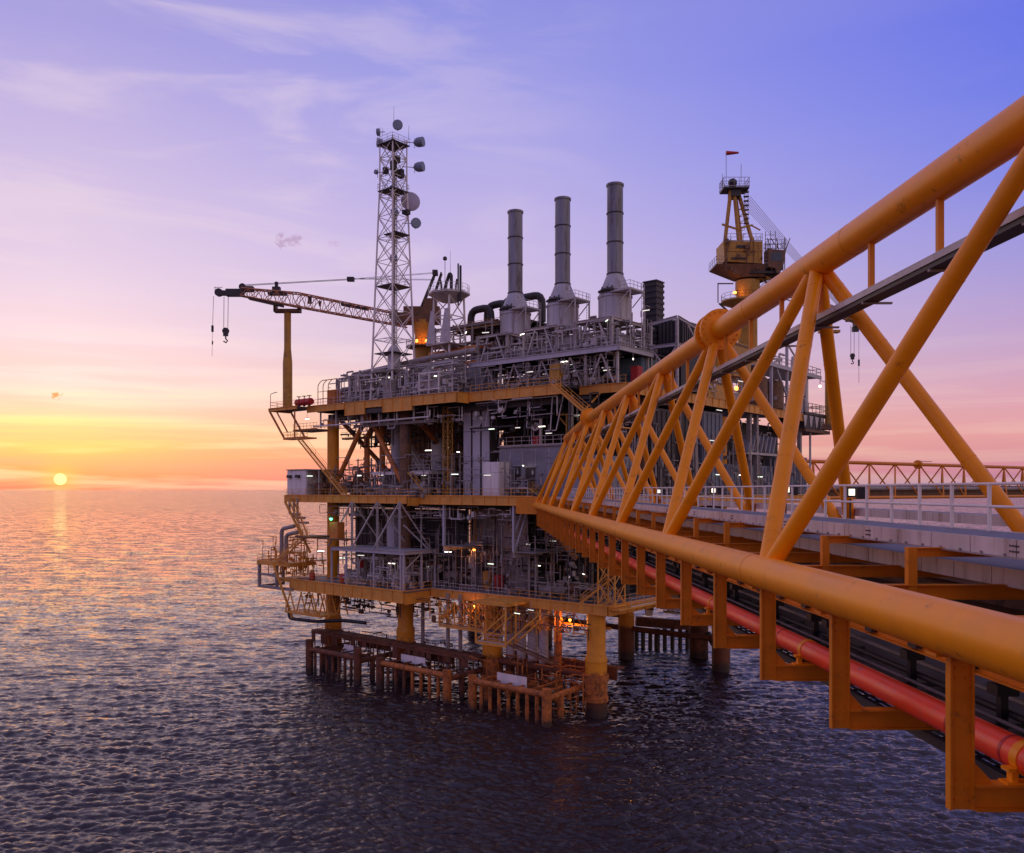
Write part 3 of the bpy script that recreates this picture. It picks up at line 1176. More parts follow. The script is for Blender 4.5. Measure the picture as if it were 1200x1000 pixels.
# ---- upper deck
deck([(5.2, 5), (5.2, .6), (22, .6), (22, -1.8), (57.8, -1.8), (57.8, -3.8), (66, -3.8), (66, 1), (58, 1), (58, 44), (-2.5, 72), (-2.5, 5)], ZU)
edge(5.0, .4, 21.8, .4, ZU, 1.4)
edge(22.0, -1.9, 22.0, .35, ZU, 1.6)
for a0, a1, dpt in ((22.2, 31.4, 1.55), (31.5, 38.2, 2.2), (38.3, 42.4, 1.2), (42.5, 47.5, 2.2), (47.6, 57.6, 1.1)):
    edge(a0, -2.0, a1, -2.0, ZU, dpt, top=.06 + (.02 if dpt > 2 else 0))
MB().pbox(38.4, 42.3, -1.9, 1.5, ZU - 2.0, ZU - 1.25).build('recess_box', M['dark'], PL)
edge(58, -4, 66, -4, ZU, .55)
edge(66.1, -3.8, 66.1, 1, ZU, .55)
edge(-2.6, 4.8, 5.0, 4.8, ZU, 1.2)
edge(-2.7, 5, -2.7, 72, ZU, 1.4)
joists(0, 57, 5.2, 43, ZU - .2, .9, 3.6)
joists(23, 57, -1.6, 5, ZU - .2, .9, 3.6)
joists(6, 57, 2, 40, ZU - 1.15, 1.3, 9.0, along='a')
# ---- stack deck
deck([(-2, 3.9), (25, 3.9), (25, 19), (-2, 19)], ZS, mat='grating')
edge(-2.1, 3.7, 25, 3.7, ZS, .75, mat='lav', stiff=30)
edge(-2.2, 3.7, -2.2, 12.5, ZS, .75, mat='lav', stiff=30)
joists(-1, 25, 4, 18.6, ZS - .2, .45, 2.9)
# columns and V braces that carry the stack deck
for a in (-1.6, 3.6, 8.6, 13.8, 19, 24):
    for b in (4.2, 12, 18.5):
        MB().ibeam(W(a, b, ZU), W(a, b, ZS - .7), .3, .3, .03).build('deck_column', M['grey'], PL)
for a0 in (-1.6, 3.6, 8.6, 13.8, 19):
    for k, (x, y) in enumerate(((.6, 2.6), (4.4, 2.6))):
        MB().beam(W(a0 + x, 4.2, ZU + .1), W(a0 + y, 4.2, ZS - .8), .16, .16).build('deck_brace', M['grey'], PL)
# columns between main and upper decks
for a in (4.6, 13, 21.6):
    for b in ((2.2, 12, 24) if a < 5 else (17, 24)):
        MB().ibeam(W(a, b, ZM), W(a, b, ZU - 1.4), .5, .5, .05).build('deck_column', M['midgrey'], PL)
for a in (8, 27, 46):
    for b in (12, 26):
        MB().ibeam(W(a, b, ZC), W(a, b, ZM - 1.4), .5, .5, .05).build('deck_column', M['midgrey'], PL)
# inner walls that close the view through the modules
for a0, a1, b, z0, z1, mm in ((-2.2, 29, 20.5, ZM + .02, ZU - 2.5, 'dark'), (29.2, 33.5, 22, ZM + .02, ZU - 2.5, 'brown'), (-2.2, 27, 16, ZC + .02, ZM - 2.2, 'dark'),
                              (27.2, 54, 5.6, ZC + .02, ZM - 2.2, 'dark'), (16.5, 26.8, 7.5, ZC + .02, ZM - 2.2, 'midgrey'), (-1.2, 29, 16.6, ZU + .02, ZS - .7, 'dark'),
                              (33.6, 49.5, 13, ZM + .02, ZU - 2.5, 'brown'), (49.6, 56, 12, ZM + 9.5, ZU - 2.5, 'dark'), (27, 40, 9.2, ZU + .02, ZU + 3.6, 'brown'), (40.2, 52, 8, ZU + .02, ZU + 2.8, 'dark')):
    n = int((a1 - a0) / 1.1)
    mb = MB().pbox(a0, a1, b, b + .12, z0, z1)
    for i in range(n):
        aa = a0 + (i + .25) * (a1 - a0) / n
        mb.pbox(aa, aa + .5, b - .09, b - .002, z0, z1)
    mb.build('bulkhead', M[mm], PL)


def rail_part(pts, mat='yellow', h=1.1, sp=1.8):
    MB().rail(pts, h, sp, .032).build('handrail', M[mat], PL)


# handrails along the deck edges
rail_part([W(29.8, -5.3, ZC), W(57.5, -5.3, ZC)], 'yellow')
rail_part([W(29.6, -5.2, ZC), W(29.6, .2, ZC)], 'yellow')
rail_part([W(-2.4, .3, ZC), W(14, .3, ZC)], 'yellow')
rail_part([W(14.2, .3, ZC), W(29.4, .3, ZC)], 'grey')
rail_part([W(-2.5, .5, ZC), W(-2.5, 20, ZC)], 'yellow')
rail_part([W(9, -.8, ZM), W(31, -.8, ZM), W(31, -3.3, ZM), W(61.9, -3.3, ZM), W(61.9, 8, ZM)], 'yellow')
rail_part([W(-2.4, 3, ZM), W(-2.4, 70, ZM)], 'grey')
rail_part([W(5.2, .6, ZU), W(21.8, .6, ZU)], 'yellow')
rail_part([W(22, -1.8, ZU), W(57.8, -1.8, ZU)], 'grey')
rail_part([W(57.9, -3.8, ZU), W(65.9, -3.8, ZU), W(65.9, .9, ZU)], 'orange_brace')
rail_part([W(-2.4, 5, ZU), W(5, 5, ZU)], 'yellow')
rail_part([W(-1.9, 3.9, ZS), W(24.9, 3.9, ZS)], 'lav')
rail_part([W(-1.9, 3.9, ZS), W(-1.9, 13, ZS)], 'lav')

# ---- boom-rest tail: bracing under the far left corner and the walkway hung below it
mb = MB()
mb.beam(W(66, -3.8, ZU - .5), W(62.4, -3.4, ZU - 5.2), .22, .3)
mb.beam(W(64, -3.8, ZU - .6), W(61.4, -3.4, ZU - 4.2), .16, .2)
mb.beam(W(66, .8, ZU - .5), W(62.4, 1.2, ZU - 5.2), .22, .3)
mb.beam(W(59, -3.6, ZU - .6), W(59, -3.6, ZU - 5.2), .18, .18)
mb.build('tail_brace', M['orange_brace'], PL)
MB().pbox(55.5, 62.4, -3.6, -1.6, ZU - 5.6, ZU - 5.35).build('hung_walkway', M['orange_brace'], PL)
MB().pbox(55.5, 62.4, -1.58, 2.5, ZU - 4.05, ZU - 3.85).build('hung_walkway', M['brown'], PL)
rail_part([W(55.6, -3.5, ZU - 5.35), W(62.3, -3.5, ZU - 5.35), W(62.3, -1.7, ZU - 5.35)], 'orange_brace', sp=.9)
rail_part([W(55.6, 2.4, ZU - 3.85), W(62.3, 2.4, ZU - 3.85)], 'orange_brace', sp=.9)
rail_part([W(55.6, -1.5, ZU - 3.85), W(62.3, -1.5, ZU - 3.85)], 'orange_brace', sp=.9)
MB().pbox(44, 57, 5, 6.2, ZU - 5.4, ZU - 5.2).build('hung_walkway', M['brown'], PL)
rail_part([W(44, 5, ZU - 5.2), W(57, 5, ZU - 5.2)], 'orange_brace', sp=1.2)
mb = MB().stair(W(57.2, -4.2, ZU - 5.4), W(44.8, -4.2, ZM + .1), .9, BX)
mb.stair_rail(W(57.2, -4.2, ZU - 5.4), W(44.8, -4.2, ZM + .1), .9, BX)
mb.build('stair_flight', M['yellow'], PL)
# stair on the right between upper and main deck, seen above the bridge
p, q = W(5.5, -.6, ZU), W(-2.4, -.6, ZU - 6.2)
mb = MB().stair(p, q, 1.1, BX)
mb.stair_rail(p, q, 1.1, BX)
mb.build('stair_flight', M['yellow'], PL)
mb = MB()
for a in (-2.4, 1.5):
    mb.beam(W(a, 4.6, ZU - 1.2), W(a, .2, ZU - 4.2), .14, .2)
mb.pbox(-4.4, -2.45, -1.1, 3.5, ZU - 6.35, ZU - 6.2)
mb.build('stair_landing', M['yellow'], PL)

# ---- left lower corner: cantilevered platform with stairs
ZL = 17.6
mb = MB().pbox(56.5, 66, -6.5, -1, ZL - .6, ZL)
mb.pbox(57.9, 62, -5.4, 4, ZC - .5, ZC - .02)
mb.build('corner_platform', M['yellow'], PL)
rail_part([W(57, -6.4, ZL), W(65.9, -6.4, ZL), W(65.9, -1.1, ZL)], 'yellow', sp=1.2)
mb = MB()
for a, b in ((65.6, -6.2), (60.5, -6.2), (65.6, -1.3)):
    mb.beam(W(a, b, ZL - .62), W(a, b, ZL - 4.6), .45, .45)
mb.beam(W(65.3, -6.2, ZL - 2.3), W(60.8, -6.2, ZL - 2.3), .3, .4)
mb.beam(W(65.3, -6.2, ZL - 4.4), W(56, -6.2, ZL - 4.4), .4, .5)
mb.beam(W(65.6, -5.9, ZL - 4.4), W(65.6, -1.5, ZL - 4.4), .3, .4)
mb.build('corner_frame', M['midgrey'], PL)
for p, q in ((W(59.5, -7.1, ZL), W(51.5, -7.1, ZM - 6.6)), (W(52.8, -6.0, ZM - 6.6), W(57, -6.0, ZM - .2))):
    mb = MB().stair(p, q, .9, BX)
    mb.stair_rail(p, q, .9, BX)
    mb.build('stair_flight', M['yellow'], PL)
MB().pbox(49.5, 53.5, -7.6, -3, ZM - 6.9, ZM - 6.6).build('stair_landing', M['brown'], PL)
rail_part([W(49.6, -7.5, ZM - 6.6), W(53.4, -7.5, ZM - 6.6)], 'yellow', sp=1)
MB().beam(W(61, -6.6, ZL - .2), W(55.5, -6.6, ZC - 6.2), .25, .35).build('corner_brace', M['yellow'], PL)
MB().beam(W(52, -5.6, ZL + 2), W(59, -5.6, ZM - 1), .25, .35).build('corner_brace', M['yellow'], PL)
# basket hung below the left end of the cellar deck
mb = MB().pbox(47.5, 57.2, -7, -3, ZC - 5.4, ZC - 5.15)
for a in (57, 54, 51, 48):
    for b in (-6.9, -3.1):
        mb.beam(W(a, b, ZC - 5.1), W(a - 1.4, b, ZC - 1.6), .16, .16)
        mb.beam(W(a - 2.6, b, ZC - 5.1), W(a - 1.2, b, ZC - 1.6), .16, .16)
mb.build('hung_basket', M['yellow'], PL)
rail_part([W(48, -6.9, ZC - 5.15), W(57, -6.9, ZC - 5.15)], 'yellow', sp=1.2)

# ---- under the cellar deck: trussed access gallery and hung landing
ZG = ZC - 5.0
mb = MB()
gl = [(25.5 - i * 3.1) for i in range(5)]
for b in (-2.2, -.4):
    for i, a in enumerate(gl):
        mb.beam(W(a, b, ZC - 1.15), W(a, b, ZG), .14, .14)
        if i < len(gl) - 1:
            mb.beam(W(a, b, ZC - 1.2), W(gl[i + 1], b, ZG), .1, .12)
            mb.beam(W(gl[i + 1], b, ZC - 1.2), W(a, b, ZG), .1, .12)
    mb.beam(W(gl[0], b, ZG), W(gl[-1], b, ZG), .2, .22)
mb.build('access_gallery', M['yellow'], PL)
MB().pbox(gl[-1], gl[0], -2.1, -.5, ZG + .12, ZG + .17).build('gallery_floor', M['grating'], PL)
mb = MB()
L0, L1, ZH = 16.0, 10.6, ZC - 6.0
for a in (L0, L1):
    for b in (-4.6, -2.4):
        mb.beam(W(a, b, ZC - .3), W(a, b, ZH), .2, .2)
for b in (-4.6, -2.4):
    mb.beam(W(L0, b, ZH), W(L1, b, ZH), .24, .3)
    mb.beam(W(L0, b, ZH + .2), W(L1, b, ZC - 1.6), .16, .18)
    mb.beam(W(L1, b, ZH + .2), W(4.6, b, ZC - 1.0), .2, .22)
mb.beam(W(L0, -4.6, ZH), W(L0, -2.4, ZH), .2, .3)
mb.pbox(L1 - .4, L0 + .4, -4.8, -.1, ZC - .62, ZC - .2)
mb.build('hung_landing', M['yellow'], PL)
rail_part([W(L0, -4.6, ZH + .2), W(L1, -4.6, ZH + .2)], 'grey', sp=1)
p, q = W(10.6, -3.4, ZH + .1), W(3.2, -3.4, 7.3)
mb = MB().stair(p, q, .9, BX)
mb.stair_rail(p, q, .9, BX)
mb.build('stair_flight', M['brown'], PL)
mb = MB()
for a in (8.0, 4.8):
    mb.beam(W(a, -.4, ZC - 1.2), W(a, -.4, ZC - 4.4), .18, .18)
    mb.beam(W(a - 1.6, -.4, ZC - 1.2), W(a, -.4, ZC - 3.8), .12, .12)
mb.build('hanger_frame', M['yellow'], PL)

rail_part([W(25.5, -2.2, ZG + .2), W(16.5, -2.2, ZG + .2)], 'yellow', sp=1)
rail_part([W(16, -4.6, ZC - .2), W(10.4, -4.6, ZC - .2)], 'yellow', sp=1)
mb = MB()
for i, a in enumerate((26.5, 23, 19.5, 13, 9.4, 6.2, 3.0)):
    mb.beam(W(a, .6, ZC - 1.2), W(a, .6, ZC - 4.2 - (i % 3) * .7), .14, .14)
    mb.beam(W(a, .6, ZC - 1.2), W(a - 2.2, .6, ZC - 4.0), .1, .1)
    mb.beam(W(a - 2.4, .6, ZC - 4.0), W(a + .2, .6, ZC - 4.0), .12, .14)
mb.beam(W(27, 3.5, ZC - 3.4), W(-1, 3.5, ZC - 3.4), .25, .3)
mb.build('hanger_frame', M['yellow'], PL)
# ---- rusty walkway above the water line
mb = MB().pbox(18, 56.5, -2.0, -.2, 5.85, 6.0)
for b_ in (-1.95, -.3):
    mb.beam(W(18, b_, 5.6), W(56.5, b_, 5.6), .14, .42)
mb.pbox(-1.5, 17.9, 4.2, 6.0, 5.8, 6.0)
mb.pbox(-1.5, 17.9, 4.2, 4.35, 4.4, 5.78)
r_ = random.Random(9)
for i in range(26):                                  # uneven stanchions and odd plates below the walkway
    a_ = 19 + i * 1.45 + r_.uniform(-.4, .4)
    mb.beam(W(a_, -1.9, 5.4), W(a_ + r_.uniform(-.1, .1), -1.9, r_.uniform(2.0, 4.6)), .14, .14)
    if r_.random() < .35:
        mb.pbox(a_, a_ + r_.uniform(.8, 1.6), -1.86, -1.78, r_.uniform(3.6, 4.6), 5.38)
mb.pbox(24, 33.5, -.55, -.45, 3.9, 5.38)
mb.pbox(39, 47, .2, .3, 4.0, 5.38)
mb.build('splash_walkway', M['rust'], PL)
for a0, b in ((-1.4, 4.3), (18.5, -1.9), (37, -1.9)):
    rail_part([W(a0, b, 6.0), W(a0 + 18, b, 6.0)], 'rust', sp=1.4)
for a in LEG_A:
    MB().lathe(W(a, 1.5, 0), [(1.46, 2.0), (1.66, 2.05), (1.66, 2.6), (1.5, 2.65), (1.5, 4.6), (1.7, 4.65), (1.7, 5.6), (1.46, 5.65)], 24).build('leg_sleeve', M['rust_orange'], PL, True)

# ---- right-hand end: cellar deck stair tower
mb = MB()
c = [(-.9, .6), (-.9, 3.0), (-3.5, .6), (-3.5, 3.0)]
for a, b in c:
    mb.beam(W(a, b, ZC), W(a, b, ZC + 5.6), .16, .16)
for z in (ZC + .1, ZC + 5.5):
    for i, j in ((0, 1), (2, 3), (0, 2), (1, 3)):
        mb.beam(W(*c[i], z), W(*c[j], z), .14, .16)
for i, j in ((0, 1), (2, 3), (0, 2), (1, 3)):
    for z0, z1 in ((ZC + .2, ZC + 2.8), (ZC + 2.8, ZC + 5.4)):
        mb.beam(W(*c[i], z0), W(*c[j], z1), .09, .09)
        mb.beam(W(*c[j], z0), W(*c[i], z1), .09, .09)
mb.build('stair_tower', M['yellow'], PL)
MB().pbox(-4.3, -2.78, .6, 22, ZC - .45, ZC - .25).build('side_gallery', M['yellow'], PL)
rail_part([W(-4.2, 3.4, ZC - .25), W(-4.2, 22, ZC - .25)], 'grey', sp=1.1)
p, q = W(2.2, 1.2, ZC + .1), W(-4.6, 3.6, ZC + 5.8)
s_ = (q - p)
s_ = Vector((s_.y, -s_.x, 0)).normalized()
mb = MB().stair(p, q, 1.0, s_)
mb.stair_rail(p, q, 1.0, s_)
mb.build('stair_flight', M['yellow'], PL)
# bridge landing on the main deck
MB().pbox(3.6, 10.4, -2.6, -1.1, ZM - 2.3, ZM - .15).build('bridge_bearing', M['bridge_steel'], PL)
mb = MB()
mb.beam(W(8, -.6, ZM - 2.4), W(5.4, 4.5, ZM - 8.6), .6, .7)
mb.beam(W(2, -.2, ZM - 2.4), W(1, 4.5, ZM - 8.6), .6, .7)
mb.build('bearing_strut', M['orange_brace'], PL)

# ================================================================ TALL THINGS ON THE PLATFORM
def ring_rail(mb, base, r, h=1.1, n=16, a0=0, a1=2 * math.pi):
    pts = [Vector(base) + Vector((math.cos(a0 + (a1 - a0) * i / n) * r, math.sin(a0 + (a1 - a0) * i / n) * r, 0)) for i in range(n + 1)]
    for i in range(n):
        for hh in (h, h * .55, .1):
            mb.tube(pts[i] + UP * hh, pts[i + 1] + UP * hh, .03, 4)
        mb.tube(pts[i], pts[i] + UP * h, .03, 4)


def stacks():
    labs = ['exhaust stack nearest the bridge, tallest looking, beside the black louvred tower',
            'middle exhaust stack of the three grey ones',
            'leftmost exhaust stack, dark pipe bends behind its cone']
    for i, a in enumerate((3.0, 12.3, 21.5)):
        b = 10.7
        t = thing('exhaust_stack', labs[i], 'exhaust stack', W(a, b, ZS + 4.4), 'exhaust stacks on the top deck')
        c = W(a, b, 0)
        z0 = ZS + 4.4
        MB().lathe(c + UP * z0, [(2.42, 0), (2.45, .05), (2.45, .25), (2.36, .3), (2.36, 3.6), (2.5, 3.65), (2.5, 3.9), (2.36, 3.92)], 40).build('drum', M['stack'], t, True)
        MB().lathe(c + UP * (z0 + 3.92), [(2.34, 0), (2.28, .4), (1.30, 2.8), (1.16, 3.08)], 40).build('cone', M['stack'], t, True)
        MB().lathe(c + UP * (z0 + 7.0), [(1.14, 0), (1.14, 13.0)], 36).build('flue', M['flue'], t, True)
        for k, h in enumerate((7.05, 11.5, 15.7)):
            MB().lathe(c + UP * (z0 + h), [(1.14, 0), (1.24, .01), (1.24, .14), (1.14, .15)], 36).build('ring', M['dark'], t, True)
        MB().lathe(c + UP * (z0 + 19.65), [(1.14, 0), (1.26, .02), (1.28, .3), (1.2, .36), (1.05, .36), (1.02, .1)], 36).build('rim', M['flue'], t, True)
        mb = MB()
        for k in range(14):                       # standing seams of the drum cladding
            th = 2 * math.pi * k / 14
            o = Vector((math.cos(th), math.sin(th), 0))
            mb.beam(c + o * 2.37 + UP * (z0 + .35), c + o * 2.37 + UP * (z0 + 3.6), .05, .05, o)
        mb.ladder(W(a - 1.3, b - .2, z0 + 6.4), W(a - 1.3, b - .2, z0 + 19.4), .4, BX, .025, .45)
        mb.build('cladding_seams', M['stack'], t)
        # soot-dark lagging pad and the service platform on the right-hand side
        mb = MB()
        mb.path([W(a - 1.7, b - 1.85, z0 + 4.3), W(a - .9, b - 2.45, z0 + 4.5), W(a + .4, b - 2.5, z0 + 4.55), W(a + 1.3, b - 2.2, z0 + 4.35)], .2, 7, .3)
        for k in range(5):
            mb.tube(W(a - 1.0 + k * .42, b - 2.55, z0 + 4.1 + .12 * (k % 2)), W(a - .9 + k * .42, b - 2.1, z0 + 5.0 - .2 * (k % 2)), .12, 7)
        mb.build('access_hatch', M['dark'], t)
        mb = MB()
        mb.pbox(a - 4.2, a - 1.0, b - 2.6, b + 1.2, z0 + 4.0, z0 + 4.12)
        for bb in (b - 2.5, b + 1.1):
            mb.beam(W(a - 4.1, bb, z0 + 4.0), W(a - 2.2, bb, z0 + 2.2), .1, .12)
            mb.beam(W(a - 4.1, bb, z0 + 4.0), W(a - 4.1, bb, z0 - 4.2), .14, .14)
        mb.build('service_platform', M['grey'], t)
        mb = MB().rail([W(a - 1.6, b - 2.6, z0 + 4.12), W(a - 4.15, b - 2.6, z0 + 4.12), W(a - 4.15, b + 1.2, z0 + 4.12)], 1.1, .9, .035)
        mb.ladder(W(a - 4.4, b + .2, z0 - 4), W(a - 4.4, b + .2, z0 + 5.2), .5, BX)
        mb.build('platform_rail', M['grey'], t)
        # support frame below
        f = thing('stack_frame', ['white braced steel frame below the stack nearest the bridge', 'white braced steel frame below the middle stack',
                                  'white braced steel frame below the leftmost stack'][i], 'frame', W(a, b, ZS), 'stack support frames')
        for da in (-3.0, 3.0):
            for bb in (5.2, 13.5):
                MB().ibeam(W(a + da, bb, ZS), W(a + da, bb, z0 - .1), .4, .4, .04).build('post', M['grey'], f)
        for bb in (5.2, 13.5):
            MB().ibeam(W(a - 3.2, bb, z0 - .28), W(a + 3.2, bb, z0 - .28), .3, .4, .04).build('top_beam', M['grey'], f)
            for sg in (-1, 1):
                MB().beam(W(a + sg * .9, bb, z0 - .5), W(a + sg * 2.5, bb, ZS + .1), .22, .22).build('brace', M['grey'], f)
        for da in (-3.0, 3.0):
            MB().ibeam(W(a + da, 5.4, z0 - .28), W(a + da, 13.3, z0 - .28), .3, .4, .04).build('top_beam', M['grey'], f)
        # canopy plate sloping from the frame to the drum
        MB().hexa([W(a - 3, 5.4, z0 - .06), W(a + 3, 5.4, z0 - .06), W(a + 3, 13, z0 + .02), W(a - 3, 13, z0 + .02),
                   W(a - 3, 5.4, z0 - .02), W(a + 3, 5.4, z0 - .02), W(a + 3, 13, z0 + .06), W(a - 3, 13, z0 + .06)]).build('cover_plate', M['grey'], f)
        # pipe bends and skid under the stack
        for k in range(4):
            x = a - 2.3 + k * 1.3
            h = 1.2 + .5 * (k % 2)
            MB().path([W(x, 6.2, ZS), W(x, 6.2, ZS + h), W(x + .9, 6.2, ZS + h), W(x + .9, 6.2, ZS + .1)], .16, 8, .3).build('pipe_bend', M['midgrey'], f, True)
        MB().pbox(a - 2.6, a + 2.6, 8, 12, ZS, ZS + 2.4).build('skid_casing', M['midgrey'], f)


stacks()


def louvre_tower():
    a, b = 2.9, 21.3
    base = W(a, b, ZS)
    t = thing('louvre_tower', 'tall black square louvred vent tower right of the exhaust stacks', 'vent tower', base)
    MB().pbox(a - 1.08, a + 1.08, b - 1.08, b + 1.08, ZS - 5, ZS + 12.2).build('casing', M['black'], t)
    for k in range(13):
        z = ZS + 1.0 + k * .88
        MB().pbox(a - 1.2, a + 1.2, b - 1.2, b + 1.2, z, z + .42).build('slat', M['dark'], t)
    MB().pbox(a - 1.22, a + 1.22, b - 1.22, b + 1.22, ZS + 12.21, ZS + 12.4).build('cap', M['dark'], t)
    # dark box module and white portal frame in front of it
    t = thing('filter_module', 'black ribbed filter box standing behind the white portal frame', 'module', W(-1, 22, ZU))
    MB().pbox(-2.6, 1.2, 19.8, 26, ZU + .5, ZS + 5.8).build('casing', M['black'], t)
    for k in range(9):
        MB().pbox(-2.75, -2.62, 20 + k * .66, 20.35 + k * .66, ZS + 1, ZS + 5.6).build('rib', M['dark'], t)
        if k < 6:
            MB().pbox(-2.5 + k * .62, -2.15 + k * .62, 19.66, 19.79, ZS + 1, ZS + 5.6).build('rib', M['dark'], t)
    t = thing('portal_frame', 'white steel portal frame at the right end of the stack deck', 'frame', W(-3, 15, ZU))
    for a, b in ((-1.4, 13.2), (-5.6, 13.2), (-1.4, 20), (-5.6, 20)):
        MB().ibeam(W(a, b, ZU), W(a, b, ZS + 4.4), .34, .34, .04).build('post', M['grey'], t)
    for p, q in ((W(-1.4, 13.2, ZS + 4.2), W(-5.6, 13.2, ZS + 4.7)), (W(-5.6, 13.4, ZS + 4.7), W(-5.6, 20, ZS + 3.8)), (W(-1.4, 13.2, ZS + .9), W(-5.6, 13.2, ZS + .9)),
                 (W(-5.6, 13.4, ZS + .9), W(-5.6, 20, ZS + .9))):
        MB().ibeam(p, q, .34, .45, .04).build('beam', M['lav'], t)
    for p, q in ((W(-1.4, 13.2, ZS + .8), W(-5.6, 13.2, ZU + .5)), (W(-5.6, 13.2, ZS + .8), W(-1.4, 13.2, ZU + .5)), (W(-5.6, 16, ZS + 4.2), W(-5.6, 20, ZS + 1.2))):
        MB().beam(p, q, .2, .2).build('brace', M['grey'], t)
    MB().pbox(-5.4, -1.5, 13.5, 19.8, ZS + 1.14, ZS + 1.22).build('floor', M['grating'], t)


louvre_tower()


def dish(mb_parent, c, d, r, mat, depth=.55, name='dish'):
    """drum-shaded microwave dish facing along d"""
    d = Vector(d).normalized()
    c = Vector(c)
    mb = MB().lathe(c, [(r * .25, -depth * .9), (r * .8, -depth * .45), (r, 0), (r, depth), (r * .97, depth + .04), (.001, depth + .1)], 22, d)
    o = mb.build(name, mat, mb_parent, True)
    return o


def comms_mast():
    # a square lattice mast turned with the platform
    a, b = 40.7, 2.5
    base = W(a, b, ZU)
    t = thing('lattice_mast', 'tall square lattice radio mast carrying dishes at the left of the platform', 'radio mast', base)
    H = 43.0
    h0, h1 = 2.62, 1.55

    def cor(k, z):
        s = h0 + (h1 - h0) * min(1, (z / 36))
        sa, sb = ((-1, -1), (1, -1), (1, 1), (-1, 1))[k]
        return W(a + sa * s, b + sb * s, ZU + z)
    for k in range(4):
        MB().tube(cor(k, 0), cor(k, 36), .17, 10, .13).tube(cor(k, 36), cor(k, H), .13, 10, .11).build('leg', M['white'], t, True)
    zs = [0.3]
    while zs[-1] < 41.5:
        s = h0 + (h1 - h0) * min(1, zs[-1] / 36)
        zs.append(zs[-1] + s * 1.95)
    zs[-1] = H - .4
    for i in range(len(zs) - 1):
        z0, z1 = zs[i], zs[i + 1]
        mb = MB()
        for k in range(4):
            n = (k + 1) % 4
            mb.tube(cor(k, z0), cor(n, z1), .07, 6)
            mb.tube(cor(n, z0), cor(k, z1), .07, 6)
            mb.tube(cor(k, z1), cor(n, z1), .06, 6)
            if i % 2:
                mb.tube(cor(k, z1), cor(n, z1).lerp(cor((n + 1) % 4, z1), .5), .045, 5)
        mb.build('bracing_bay', M['white'], t)
    # cable ladder running up the middle
    mb = MB()
    mb.ladder(W(a - .3, b - .2, ZU), W(a - .3, b - .2, ZU + H + .6), .5, AX)
    for k in (-.5, -.1, .3, .5):
        mb.tube(W(a + k, b + .3, ZU + 1), W(a + k, b + .3, ZU + H - 2), .09, 6)
    mb.build('cable_ladder', M['midgrey'], t)
    for z, s in ((42.2, 1.9), (34.6, 1.8), (27.4, 1.5), (19.0, 2.0), (8.0, 2.2)):
        oa = 0 if z not in (27.4,) else -.8
        MB().pbox(a - s + oa, a + s + oa, b - s, b + s, ZU + z - .14, ZU + z).build('platform', M['dark'], t)
        mb = MB().rail([W(a - s, b - s, ZU + z), W(a + s, b - s, ZU + z), W(a + s, b + s, ZU + z), W(a - s, b + s, ZU + z), W(a - s, b - s, ZU + z)], 1.1, 1.3, .03, False)
        if z in (42.2, 34.6, 19.0):
            mb.build('platform_rail', M['grey'], t)
    Y = base.y
    # dishes: (u, v, radius, facing, pale)
    for u, v, r, f, mm, dep in ((466, 147, .82, (.1, -1, 0), 'dish', .3), (490, 167, .78, (1, -.35, 0), 'dish', .9), (490, 196, .78, (1, -.35, 0), 'dish', .9),
                            (446, 168, .72, (-1, -.5, 0), 'dish', .5), (444, 155, .6, (-1, .2, 0), 'dish', .25), (441.5, 202, .38, (-.7, -.7, 0), 'dish', .3),
                            (481, 236.5, 1.62, (.25, -1, .05), 'dish_pale', .12), (487, 262, .84, (.45, -1, 0), 'dish', .4),
                            (463, 249, .62, (-.2, -1, 0), 'dish', .5), (461, 221, .42, (-.5, -1, 0), 'dish', .5), (462, 303, .62, (-.3, -1, 0), 'dish', .5)):
        off = -1.2 if mm == 'dish' and u < 480 and u > 450 else 3.2 if mm == 'dish_pale' else .3
        c = ony(u, v, Y + off)
        d = dish(t, c, f, r, M[mm], dep)
        fv = Vector(f).normalized()
        inner = W(a, b, c.z)
        tgt = c + (inner - c).normalized() * max(.5, (inner - c).length - 1.4)
        MB().tube(c - fv * dep * .6, tgt, .06, 6).tube(c - fv * dep * .7 + UP * .7, c - fv * dep * .7 - UP * .9, .05, 6).build('dish_bracket', M['midgrey'], t)
    # dark electronics clutter
    for u, v, w, h in ((477, 249, .9, .8), (474, 249, .5, .7), (452, 200, .8, 1.0), (461, 194, .9, 1.4), (463, 203, 1.2, .9), (470, 204, .8, 1.4), (466, 187, .6, 1.1)):
        MB().abox(ony(u, v, Y - .4), (w, .7, h)).build('radio_unit', M['dark'], t)
    for u, v0, v1 in ((461.5, 150, 124), (479, 163, 147), (448, 158, 150)):
        MB().tube(ony(u, v0, Y), ony(u, v1, Y), .045, 6, .02).build('whip_antenna', M['whip'], t)
    # pale cabinet at the mast's foot
    c = W(40.2, 2.2, ZU + 5)
    solo(MB().lathe(c, [(1.0, 0), (1.05, .1), (1.05, 3.4), (.6, 4.1), (.3, 4.3)], 18), 'white_drum',
         'pale upright drum standing inside the foot of the radio mast', 'drum', M['lav'], c, None, True)
    MB().pbox(a - 3, a + 3, b - 2.7, b + 2.7, ZU + 4.75, ZU + 4.98).build('platform', M['midgrey'], t)


comms_mast()


